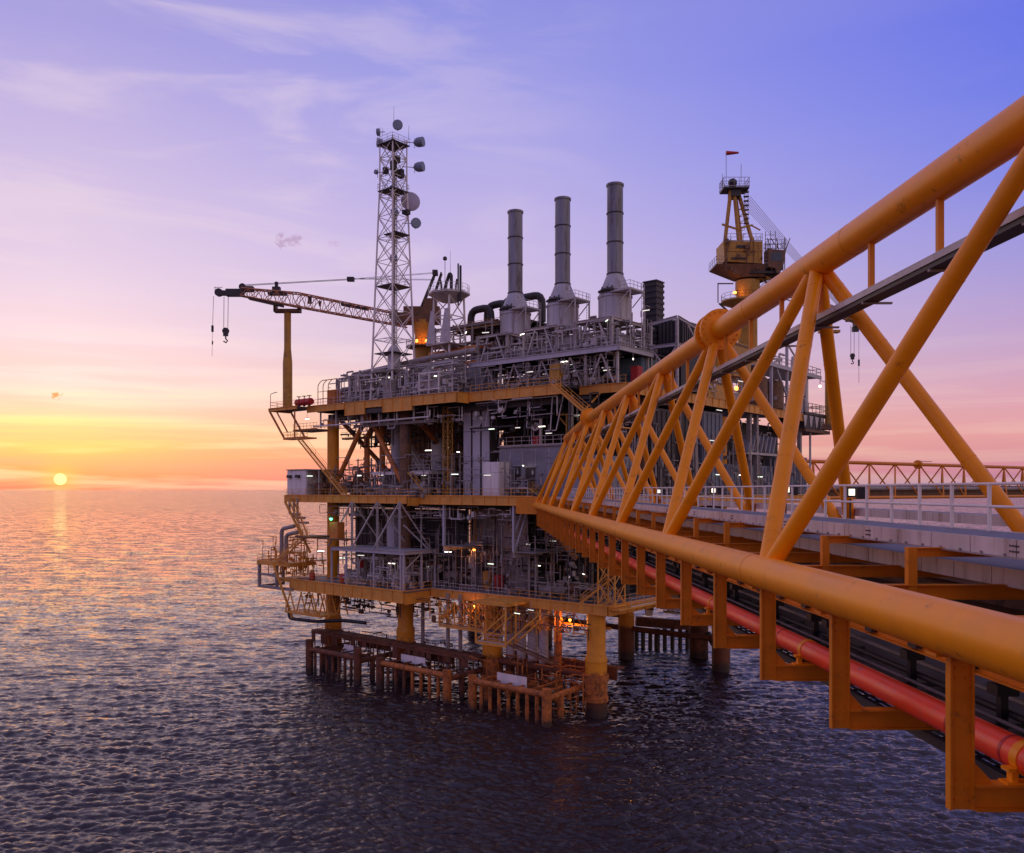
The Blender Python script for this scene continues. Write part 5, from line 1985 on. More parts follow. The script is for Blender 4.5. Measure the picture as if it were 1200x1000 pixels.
# ---- main deck, left: equipment shelter
def shelter():
    a0, a1, b0, b1 = 57.5, 62.8, -2.4, 1.2
    t = thing('equipment_shelter', 'pale box-shaped shelter on the left tail of the main deck', 'shelter', W(60, -1, ZM))
    MB().pbox(a0, a1, b0, b1, ZM + .15, ZM + 4.4).build('casing', M['white'], t)
    for k in range(4):
        MB().pbox(a0 + .2 + k * 1.3, a0 + 1.36 + k * 1.3, b0 - .05, b0 - .002, ZM + .3, ZM + 4.2).build('panel', M['white'], t)
    MB().pbox(a0 - .2, a1 + .15, b0 - .25, b1 + .2, ZM + 4.42, ZM + 4.55).build('roof', M['midgrey'], t)
    for a in (59.4, 61.8):
        MB().box(W(a, b0 - .35, ZM + 3.3), (.9, .5, .5), AX, BX).build('hooded_lamp', M['dark'], t)
    t2 = thing('pump_shelter', 'dark open-fronted shelter next to the pale equipment shelter', 'shelter', W(55.5, 0, ZM))
    MB().pbox(53.9, 57.3, 1.0, 1.2, ZM + .05, ZM + 4.3).build('back_wall', M['dark'], t2)
    MB().pbox(53.9, 57.3, -2.4, 1.3, ZM + 4.32, ZM + 4.45).build('roof', M['midgrey'], t2)
    for a in (54, 57.2):
        MB().beam(W(a, -2.3, ZM), W(a, -2.3, ZM + 4.3), .16, .16).build('post', M['grey'], t2)
    MB().pbox(54.6, 56.6, -1.2, .5, ZM + .05, ZM + 2.2).build('pump_unit', M['brown'], t2)


shelter()


# ---- main deck: tall pale ventilation duct panels, lattice column, deckhouse
def main_deck():
    t = thing('ventilation_duct', 'tall pale blue ventilation duct of three side-by-side bays', 'duct', W(23, 3.5, ZM))
    zt = ZU - 1.9
    x = 25.6
    for k in range(3):
        w = 1.65
        MB().pbox(x - w, x, 3.2, 5.4, ZM + .1, zt).build('duct_core', M['dark'], t)
        for z0, z1 in ((ZM + .15, ZM + 5.3), (ZM + 5.38, ZM + 9.8), (ZM + 9.88, zt - .1)):
            MB().pbox(x - w + .08, x - .08, 3.1, 3.19, z0, z1).build('panel', M['lav'], t)
        x -= w + .22
    t = thing('lattice_column', 'slim yellow lattice column left of the pale ventilation duct', 'column', W(28, 1.8, ZM))
    ca, cb = 27.6, 1.8
    mb = MB()
    hs = .5
    q = [(-hs, -hs), (hs, -hs), (hs, hs), (-hs, hs)]
    H = ZU - 1.6 - ZM
    for s, e in q:
        mb.beam(W(ca + s, cb + e, ZM), W(ca + s, cb + e, ZM + H), .12, .12)
    for i in range(9):
        z0, z1 = ZM + H * i / 9, ZM + H * (i + 1) / 9
        for k in range(4):
            s, e = q[k]
            s2, e2 = q[(k + 1) % 4]
            mb.beam(W(ca + s, cb + e, z0 if i % 2 else z1), W(ca + s2, cb + e2, z1 if i % 2 else z0), .07, .07)
            mb.beam(W(ca + s, cb + e, z1), W(ca + s2, cb + e2, z1), .07, .07)
    mb.build('lattice', M['crane_yellow'], t)
    # deckhouse
    t = thing('deckhouse', 'blue grey deckhouse with dark doors behind the end of the bridge', 'deckhouse', W(13, 5, ZM))
    zt = ZM + 7.2
    MB().pbox(4.8, 19.2, 4.2, 15, ZM + .02, zt).build('wall', M['blue'], t)
    for k in range(6):
        MB().pbox(5.0 + k * 2.4, 5.12 + k * 2.4, 4.14, 4.19, ZM + .3, zt - .3).build('wall_rib', M['lav'], t)
    MB().pbox(4.5, 19.4, 3.9, 15, zt + .01, zt + .22).build('roof', M['midgrey'], t)
    for a0, a1, h in ((15.1, 16.4, 3.1), (12.3, 14.1, 2.9)):
        d = MB().pbox(a0, a1, 4.02, 4.13, ZM + 1.3, ZM + 1.3 + h).build('door', M['dark'], t)
        MB().pbox(a0 + .3, a0 + .6, 3.97, 4.01, ZM + 1.3 + h * .65, ZM + 1.3 + h * .85).build('door_window', M['lav'], d)
        MB().pbox(a0 - .1, a1 + .1, 4.0, 4.12, ZM + 1.34 + h, ZM + 1.5 + h).build('door_frame', M['grey'], t)
    MB().rail([W(19.2, 4.1, zt + .22), W(4.8, 4.1, zt + .22), W(4.8, 14, zt + .22)], 1.3, 1.5, .045).build('roof_rail', M['grey'], t)
    mb = MB().pbox(11.6, 17.2, 1.6, 4.0, ZM + 1.1, ZM + 1.22)
    for a in (11.8, 17):
        mb.beam(W(a, 1.7, ZM), W(a, 1.7, ZM + 1.1), .14, .14)
    mb.build('landing', M['grey'], t)
    MB().rail([W(17.1, 1.7, ZM + 1.22), W(11.8, 1.7, ZM + 1.22)], 1.1, 1.1, .04).build('landing_rail', M['grey'], t)
    p, q2 = W(11.6, 2.2, ZM + 1.2), W(9.6, 2.2, ZM + .05)
    mb = MB().stair(p, q2, .9, BX)
    mb.stair_rail(p, q2, .9, BX)
    mb.build('steps', M['crane_yellow'], t)
    # white cabinet at its left corner
    t = thing('white_cabinet', 'bright white steel cabinet lit by a lamp at the left of the deckhouse', 'cabinet', W(17.5, 1.5, ZM))
    MB().pbox(16.0, 19.2, .4, 2.6, ZM + .1, ZM + 5.0).build('casing', M['white'], t)
    MB().pbox(16.15, 17.5, .33, .385, ZM + .3, ZM + 4.8).build('door', M['white'], t)
    MB().pbox(17.6, 19.05, .33, .385, ZM + .3, ZM + 4.8).build('door', M['white'], t)
    # gear standing on the deckhouse roof
    zr = zt + .24
    t = thing('ring_frame', 'white frame with round opening and red box on the deckhouse roof', 'frame', W(12.5, 5, zr))
    MB().pbox(11.9, 12.15, 4.8, 5.2, zr, zr + 4).pbox(13.4, 13.65, 4.8, 5.2, zr, zr + 4).pbox(12.16, 13.39, 4.8, 5.2, zr + 3.7, zr + 4).build('frame', M['white'], t)
    MB().lathe(W(12.78, 4.9, zr + 2.7), [(.62, 0), (.62, .3), (.4, .3), (.4, 0)], 20, -BX).build('ring', M['white'], t, True)
    MB().pbox(12.2, 13.3, 4.6, 5.2, zr + .1, zr + 1.3).build('red_box', M['redbox'], t)
    t = thing('davit_arm', 'small yellow davit arm standing on the deckhouse roof', 'davit', W(7.6, 5, zr))
    MB().tube(W(7.4, 5, zr), W(7.4, 5, zr + 4.2), .14, 8).build('post', M['crane_yellow'], t)
    MB().beam(W(7.4, 5, zr + 2.6), W(8.8, 5, zr + 4.0), .2, .2).beam(W(7.0, 5, zr + 4.2), W(9.2, 5, zr + 4.2), .2, .2).build('arm', M['crane_yellow'], t)
    # mezzanine with white edge
    zm = onb(470, 553, 1.4).z
    t = thing('mezzanine_platform', 'white-edged mezzanine platform in the shade under the upper deck', 'platform', W(38, 2, ZM))
    MB().pbox(31.6, 45.0, 1.8, 9, zm - .12, zm - .02).build('floor', M['grating'], t)
    MB().beam(W(31.6, 1.6, zm - .2), W(45, 1.6, zm - .2), .3, .5).build('edge_beam', M['white'], t)
    MB().beam(W(31.4, 1.8, zm - .2), W(31.4, 9, zm - .2), .3, .5).build('edge_beam', M['grey'], t)
    for a in (44.6, 42.6, 39.6, 36.2, 34.6, 31.8):
        MB().beam(W(a, 1.9, ZM), W(a, 1.9, zm - .46), .22, .22).build('post', M['grey'], t)
    MB().rail([W(31.6, 1.8, zm), W(40.4, 1.8, zm)], 1.1, 1.2, .035).build('handrail', M['grey'], t)
    p, q2 = W(37.5, 3.2, zm + 3.4), W(34.6, 3.2, zm)
    mb = MB().stair(p, q2, .9, BX)
    mb.stair_rail(p, q2, .9, BX)
    mb.build('steps', M['grey'], t)
    p, q2 = W(34.8, .6, zm - .1), W(30.4, .6, ZM + .05)
    mb = MB().stair(p, q2, .9, BX)
    mb.build('steps', M['crane_yellow'], t)
    # vessels seen between the legs
    for a, b, r, h, mm, lab in ((43.2, 5.5, .95, 7.4, 'conductor', 'pale upright vessel standing on the white-edged mezzanine'),
                                (46.2, 5.0, .5, 8.0, 'orange_brace', 'thin orange upright pipe left of the pale mezzanine vessel'),
                                (37.2, 9.5, 1.3, 6.2, 'conductor', 'wide pale vessel lit pink behind the mezzanine rail')):
        c = W(a, b, zm if b < 9 else ZM + 3)
        solo(MB().lathe(c, [(r * .6, 0), (r, .3), (r, h), (r * .7, h + .5), (.1, h + .7)], 22), 'upright_vessel', lab, 'vessel', M[mm], c, None, True)
    # pipe headers slung below the upper deck, with hangers
    z = onb(470, 491, -1.2).z
    t = thing('header_pipe', 'long pale pipe on drop hangers below the yellow upper deck edge', 'pipe', W(40, -1.2, z))
    MB().path([W(57, -1.2, z - .2), W(28.5, -1.2, z), W(28.5, -1.2, z + 1.0)], .13, 10, .3).build('pipe', M['white'], t, True)
    for a in (55, 50.8, 47.6, 44, 40, 35.8, 32, 29):
        MB().pbox(a - .08, a + .08, -1.3, -1.05, z - .5, ZU - 1.0).build('hanger', M['grey'], t)
    z2 = onb(470, 497, .5).z
    t = thing('cable_tray', 'grey cable tray hung under the yellow upper deck', 'cable tray', W(40, .5, z2))
    MB().pbox(29, 48, .2, 1.1, z2 - .1, z2 + .35).build('tray', M['midgrey'], t)
    t = thing('hanging_frame', 'square grey frame hung below the upper deck, left one of two', 'frame', W(44, -.4, ZU - 4.8), 'square frames under the upper deck')
    for k, (a, z) in enumerate(((44.6, ZU - 4.7), (38.0, ZU - 4.5))):
        if k:
            t = thing('hanging_frame', 'square grey frame hung below the upper deck, right one of two', 'frame', W(a, -.4, z), 'square frames under the upper deck')
        mb = MB()
        for da in (-.75, .75):
            mb.beam(W(a + da, -.4, z), W(a + da, -.4, ZU - 1.2), .13, .13)
        for zz in (z, z + 1.4):
            mb.beam(W(a - .8, -.4, zz), W(a + .8, -.4, zz), .15, .15)
        if k == 0:
            mb.beam(W(a - .7, -.4, z), W(a + .7, -.4, z + 1.4), .09, .09)
        mb.build('frame', M['grey'], t)
    # drop pipes from the deck over the deckhouse
    mb = MB()
    r = random.Random(5)
    for a in (20.6, 19.4, 17.2, 15.8, 14.0, 11.6, 9.4, 7.4, 6.4):
        l = r.uniform(1.5, 5)
        mb.path([W(a, 1.2 + r.uniform(0, 3), ZU - 1.3), W(a, 1.2, ZU - 1.3 - l), W(a - r.choice((-1, 1)) * r.uniform(.4, 2.2), 1.2, ZU - 1.3 - l)], .085, 7, .2)
    mb.path([W(21, .9, ZU - 1.6), W(6.0, .9, ZU - 1.5), W(6.0, .9, ZU - 4.0)], .09, 7, .2)
    mb.path([W(16, 1.2, ZU - 4.0), W(7, 1.2, ZU - 3.8)], .07, 7)
    tag(solo(mb, 'drop_pipes', 'thin white drop pipes hanging from the upper deck over the deckhouse', 'pipes', M['grey'], W(13, 1, ZU - 1.5), None, True), 'thin white drop pipes hanging from the upper deck over the deckhouse', 'pipes')


main_deck()


# ---- between cellar and main deck
def cellar():
    z = 20.5
    b0 = -4.9
    t = thing('support_frame', 'white A-frame support structure standing on the cellar deck edge', 'frame', W(37, b0, ZC))
    for a0, bq, a1, bq1 in ((30.2, b0, 47.5, b0), (30.2, b0, 30.2, 1.8)):
        MB().ibeam(W(a0, bq, z), W(a1, bq1, z), .5, .55, .05).build('beam', M['lav'], t)
    MB().pbox(30.4, 47.4, b0 + .3, 1.8, z + .1, z + .2).build('floor', M['lav'], t)
    zt = ZM - .9
    for k, a in enumerate((42.2, 36.2, 31.2)):
        MB().ibeam(W(a, b0, z + .28), W(a, b0, zt), .26, .26, .03).build('post', M['lav' if k == 2 else 'grey'], t)
        MB().beam(W(a, b0, zt), W(a + 6.0, b0, z + .3), .2, .2).build('diagonal', M['grey'], t)
        MB().beam(W(a, b0 + .05, zt), W(a, 1.6, z + .3), .17, .17).build('diagonal', M['grey'], t)
    for a in (39.5, 33.2):
        MB().beam(W(a, 1.6, z + .2), W(a, 1.6, zt), .17, .17).build('post', M['grey'], t)
    MB().beam(W(30.4, b0 + .1, z + 4.2), W(30.2, .2, z + .3), .18, .18).build('diagonal', M['lav'], t)
    for a, b in ((30.3, b0), (30.9, b0), (37.0, b0), (43.6, b0), (47.3, b0), (30.2, 1.6), (30.3, -1.2), (40.5, 1)):
        MB().beam(W(a, b, ZC), W(a, b, z - .28), .24, .24).build('post', M['lav'], t)
    MB().beam(W(30.3, b0 + .2, z - 2.6), W(30.3, b0 + 3.6, z - .3), .15, .15).build('diagonal', M['grey'], t)
    # vessels and pumps on the deck under the frame
    c = W(41.0, 3, ZC)
    solo(MB().lathe(c, [(1.2, 0), (1.25, .4), (1.25, 3.5), (1.3, 3.55), (1.3, 3.8), (1.25, 3.85), (1.25, 11.2), (.9, 11.8), (.2, 12)], 26), 'tall_vessel',
         'tall brown-grey vessel behind the leftmost white A-frame', 'vessel', M['conductor'], c, None, True)
    # grey hung decks with pale posts
    for a0, lab, b0_, b1_, zz in ((26.2, 'grey hung deck beam on a pale post left of the ribbed wall', -.6, 12, 21.2), (12.4, 'grey hung deck beam with braced pale post under the bridge end', -.8, 11, 20.9)):
        t = thing('hung_beam', lab, 'beam', W(a0, b0_, zz), 'hung deck beams')
        MB().ibeam(W(a0, b0_, zz), W(a0, b1_, zz), .5, .75, .05).build('beam', M['grey'], t)
        MB().pbox(a0 - 3.8, a0 - .3, b0_ + .2, b1_, zz + .3, zz + .42).build('floor', M['midgrey'], t)
        MB().beam(W(a0, b0_ + .15, zz + .4), W(a0, b0_ + .15, ZM - 1.3), .36, .36).build('post', M['lav'], t)
        if a0 < 20:
            MB().beam(W(a0, b0_ + .4, zz + .5), W(a0, b0_ + 3.4, ZM - 1.6), .22, .22).build('brace', M['lav'], t)
            MB().beam(W(a0, b0_ + .4, zz + 2.9), W(a0, b0_ + 2.2, ZM - 1.6), .2, .2).build('brace', M['lav'], t)
        else:
            MB().beam(W(a0 - 2, 4, ZC), W(a0 - 2, 4, zz - .4), .3, .3).build('leg', M['grey'], t)
    # coloured vessels in front of the ribbed wall
    for u, v, b, r, h, mm, lab in ((584, 671, 6, .9, 2.2, 'redbox', 'bright red drum in front of the dark ribbed wall'), (602, 670, 9, 1.3, 2.6, 'redbox', 'large dark red drum right of the bright red drum'),
                                   (571, 672, 5, .75, 2.8, 'crane_yellow', 'yellow cylinder left of the bright red drum'), (422, 660, -2.5, .55, 1.5, 'redbox', 'small red drum below the left white A-frame'),
                                   (366, 679, -4, .5, 1.2, 'redbox', 'red cylinder at the left end of the cellar deck'), (402, 674, -3.6, .6, 1.4, 'redbox', 'dark red cylinder beside the left corner leg')):
        p = onb(u, v, b)
        c = Vector((p.x, p.y, ZC if v > 660 and b > -1 or b < -3 else p.z - h / 2))
        solo(MB().lathe(c, [(r * .8, 0), (r, .15), (r, h - .15), (r * .8, h), (.05, h + .05)], 18), 'drum', lab, 'drum', M[mm], c, 'drums on the cellar deck', True)
    # orange life-saving cabinet by the corner leg
    p = onb(395, 628, -5)
    t = thing('orange_cabinet', 'orange box with lit lamp beside the left corner leg', 'cabinet', p)
    MB().abox(p + UP * .9, (2.0, 1.4, 2.6)).build('casing', M['orange_brace'], t)
    MB().abox(p - UP * .5, (7, 2.4, .2)).build('shelf', M['brown'], t)
    # bend pipes at the left end
    mb = MB()
    for k, (da, zz) in enumerate(((60.5, 27), (59.2, 26.4), (58.2, 25.6))):
        mb.path([W(da, -3.6, ZM - .5), W(da, -3.6, zz - 1.2), W(da - 3, -3.6, zz - 1.2)], .2, 9, .5)
    mb.path([W(61.5, -4.5, ZL + .1), W(61.5, -4.5, ZL + 5.6), W(57.8, -4.5, ZL + 6.2)], .35, 10, .8)
    mb.path([W(60.2, -4.5, ZL + .1), W(60.2, -4.5, ZL + 4.6), W(56.8, -4.5, ZL + 5.2)], .35, 10, .8)
    solo(mb, 'bent_pipes', 'bent grey pipes beside the stairs at the left corner', 'pipes', M['midgrey'], W(60, -4, ZL), None, True)
    mb = MB().path([W(56.5, -6.5, ZC - 4.8), W(56.5, -6.5, ZC - 6.4), W(49, -6.5, ZC - 6.2), W(46, -4, ZC - 6.0), W(40, -4, ZC - 5.8)], .28, 10, .9)
    solo(mb, 'black_hose', 'black pipe looping below the basket at the left corner', 'pipe', M['black'], W(50, -6, ZC - 6), None, True)
    # lamp posts with gooseneck at far left
    for u, v, zb, lab in ((307.5, 641, ZL, 'gooseneck lamp post at the far left of the corner platform'), (318, 641, ZL, 'gooseneck lamp post second from the left on the corner platform'),
                          (317, 462, ZU, 'gooseneck lamp post on the tail beside the crane boom rest')):
        b = -6.2 if zb == ZL else -3.8
        c = onb(u, v, b)
        t = thing('gooseneck_lamp', lab, 'lamp post', Vector((c.x, c.y, zb)), 'gooseneck lamp posts')
        MB().path([Vector((c.x, c.y, zb)), c, c - AX * 1.7 + UP * .2], .06, 7, .3).build('pole', M['grey'], t, True)
        MB().beam(c - AX * .9 + UP * .12, c - AX * 1.9 + UP * .2, .2, .1).build('head', M['white'], t)


cellar()


# ---- upper deck modules
def upper():
    # white process rack at the left
    def rack(a0, a1, b0, b1, z0, z1, nx, lab, mat='grey', levels=(0.5, 1.0), pipes=3, seed=1, pm='midgrey'):
        t = thing('pipe_rack', lab, 'pipe rack', W((a0 + a1) / 2, (b0 + b1) / 2, z0))
        r = random.Random(seed)
        for i in range(nx + 1):
            a = a0 + (a1 - a0) * i / nx
            for b in (b0, b1):
                MB().beam(W(a, b, z0), W(a, b, z1), .22, .22).build('post', M[mat], t)
        for l in levels:
            z = z0 + (z1 - z0) * l - .12
            for b in (b0, b1):
                MB().beam(W(a0, b, z), W(a1, b, z), .2, .22).build('beam', M[mat], t)
            for i in range(nx + 1):
                a = a0 + (a1 - a0) * i / nx
                MB().beam(W(a, b0 + .1, z - .02), W(a, b1 - .1, z - .02), .16, .18).build('beam', M[mat], t)
            for k in range(pipes):
                b = b0 + (b1 - b0) * (k + .5) / pipes
                rr = r.uniform(.1, .28)
                MB().tube(W(a0 - .6, b, z + .14 + rr), W(a1 + .6, b, z + .14 + rr), rr, 10).build('pipe', M[pm], t, True)
        return t
    rack(43.4, 52, .2, 4, ZU, ZU + 4.6, 3, 'white pipe rack on the upper deck left of the radio mast', seed=2)
    rack(25.5, 35.5, .6, 3.4, ZU, ZU + 5.2, 2, 'pale pipe rack on the upper deck right of the radio mast', 'lav', seed=4)
    rack(24, 36.5, 8, 14, ZU, ZU + 12.5, 3, 'tall dark pipe rack carrying orange pipes left of the stacks', 'midgrey', (.35, .55, .75, .97), 4, 7, 'brown')
    z = ZU + 5.7
    t = thing('header_pipe', 'thick grey header pipe running over the upper deck racks behind the mast', 'pipe', W(40, 4.5, z))
    MB().path([W(53.5, 4.5, ZU + 3), W(53.5, 4.5, z), W(33, 4.5, z + 1.2), W(24, 4.5, z + 1.4)], .5, 14, .9).build('pipe', M['midgrey'], t, True)
    # big dark ducts looping behind the leftmost stack
    t = thing('dark_duct', 'large dark pipe bends looping up behind the leftmost stack', 'duct', W(28, 14, ZU + 12))
    for k, (a0, a1) in enumerate(((34, 29.5), (31.0, 26.5), (28.2, 20))):
        zz = ZU + 12.6
        MB().path([W(a0, 14 + k * .8, zz), W(a0, 14 + k * .8, zz + 3.4 + .5 * k), W(a1, 14 + k * .8, zz + 3.4 + .5 * k), W(a1, 14 + k * .8, zz)], .62, 14, 1.6).build('bend', M['dark'], t, True)
    MB().pbox(20, 36, 12.4, 18, ZU + 12.3, ZU + 12.55).build('deck_plate', M['dark'], t)
    MB().pbox(21, 35, 15, 17.6, ZU + 7, ZU + 12.2).build('casing', M['dark'], t)
    MB().rail([W(20, 12.4, ZU + 12.55), W(36, 12.4, ZU + 12.55)], 1.1, 1.5, .04).build('handrail', M['crane_yellow'], t)
    for zz, mm in ((ZU + 8.3, 'orange_brace'), (ZU + 5.9, 'orange_brace')):
        t = thing('orange_pipe', 'orange pipe %s left of the leftmost stack' % ('higher of two' if zz > ZU + 7 else 'lower of two'), 'pipe', W(29, 7.2, zz), 'orange pipes left of the stacks')
        MB().tube(W(37, 7.2, zz - .3), W(22, 7.2, zz), .36, 12).build('pipe', M[mm], t, True)
    # coolers and skids
    for a0, a1, b0, b1, z0, z1, mm, lab in ((33.6, 36.8, 2.8, 6, ZU + .05, ZU + 4.4, 'lav', 'pale blue cabinet at the right foot of the radio mast'),
                                            (22.5, 28, 3.5, 7, ZU + .05, ZU + 4.2, 'blue', 'blue grey cooler box below the left end of the stack deck'),
                                            (37.6, 39.8, -.6, 1.6, ZU + .05, ZU + 3.2, 'midgrey', 'grey ribbed cooler at the foot of the mast')):
        t = thing('cooler_unit', lab, 'cooler', W((a0 + a1) / 2, b0, z0))
        MB().pbox(a0, a1, b0, b1, z0, z1).build('casing', M[mm], t)
        n = int((z1 - z0) / .55)
        for k in range(n):
            MB().pbox(a0 + .1, a1 - .1, b0 - .07, b0 - .005, z0 + .2 + k * .55, z0 + .45 + k * .55).build('louvre', M[mm if k % 2 else 'midgrey'], t)
    t = thing('process_skid', 'small white framed skid on the upper deck beside the pale rack', 'skid', W(29, -1.2, ZU))
    mb = MB()
    for z in (ZU + .9, ZU + 3.4):
        for p, q in (((30.6, -1.4), (26.4, -1.4)), ((26.4, -1.4), (26.4, 1)), ((30.6, -1.4), (30.6, 1))):
            mb.beam(W(*p, z), W(*q, z), .18, .2)
    for a, b in ((30.6, -1.4), (26.4, -1.4), (28.5, -1.4), (26.4, 1), (30.6, 1)):
        mb.beam(W(a, b, ZU), W(a, b, ZU + 3.5), .16, .16)
    mb.build('frame', M['white'], t)
    MB().pbox(27, 30, -.9, .8, ZU + 1.05, ZU + 2.5).build('pump', M['midgrey'], t)
    # valves and frames on the left end of the upper deck
    for k, a in enumerate((58.9, 57.4, 56.0)):
        t = thing('dark_valve', '%s dark red valve on the deck edge right of the boom rest' % ('left', 'middle', 'right')[k], 'valve', W(a, -2.8, ZU), 'valves near the boom rest')
        MB().lathe(W(a, -2.8, ZU + .75), [(.55, -.6), (.6, -.5), (.6, .5), (.55, .6)], 16, AX).build('body', M['redbox'], t, True)
        MB().tube(W(a, -2.8, ZU), W(a, -2.8, ZU + .4), .22, 8).build('foot', M['dark'], t)
        MB().lathe(W(a, -2.8, ZU + 1.3), [(.08, 0), (.08, .4), (.4, .42), (.4, .5), (.05, .52)], 12).build('handwheel', M['dark'], t, True)
    t = thing('stair_cage', 'orange pipe cage over the ladder head at the left of the upper deck', 'cage', W(53.6, -1.6, ZU))
    mb = MB()
    for a in (55.2, 53.8, 52.4):
        mb.path([W(a, -1.6, ZU), W(a, -1.6, ZU + 3.6), W(a - 1.0, -1.6, ZU + 4.3), W(a - 2.4, -1.6, ZU + 4.3)], .07, 6, .5)
    for z in (1.2, 2.4):
        mb.tube(W(55.2, -1.6, ZU + z), W(51, -1.6, ZU + z), .05, 5)
    mb.build('bars', M['orange_brace'], t)
    MB().pbox(51.2, 53.2, -1.2, .6, ZU + .1, ZU + 2.6).build('machine', M['orange_brace'], t)
    t = thing('yellow_box', 'bright yellow box on the upper deck under the stack deck', 'box', W(8, 3.0, ZU))
    MB().pbox(6.9, 8.6, 2.6, 3.6, ZU + 1.0, ZU + 3.2).build('casing', M['crane_yellow'], t)
    MB().pbox(7.1, 7.3, 2.8, 3.4, ZU, ZU + .99).pbox(8.2, 8.4, 2.8, 3.4, ZU, ZU + .99).build('feet', M['dark'], t)
    t = thing('red_cabinet', 'red cabinet against the wall under the right end of the stack deck', 'cabinet', W(-1.2, 9.4, ZU))
    MB().pbox(-1.9, -.8, 8.8, 10.2, ZU + .6, ZU + 2.8).build('casing', M['redbox'], t)
    MB().pbox(-1.94, -1.905, 9.0, 10.0, ZU + .8, ZU + 2.6).build('door', M['redbox'], t)
    # teal wall under the right end
    t = thing('teal_module', 'teal grey walled module below the right end of the stack deck', 'module', W(2, 14, ZU))
    MB().pbox(-1.4, 3, 10.6, 19, ZU + .02, ZS - .75).build('wall', M['teal'], t)
    for k in range(6):
        MB().pbox(-1.5, -1.405, 10.8 + k * 1.35, 11.1 + k * 1.35, ZU + .3, ZS - 1).build('rib', M['teal'], t)


upper()


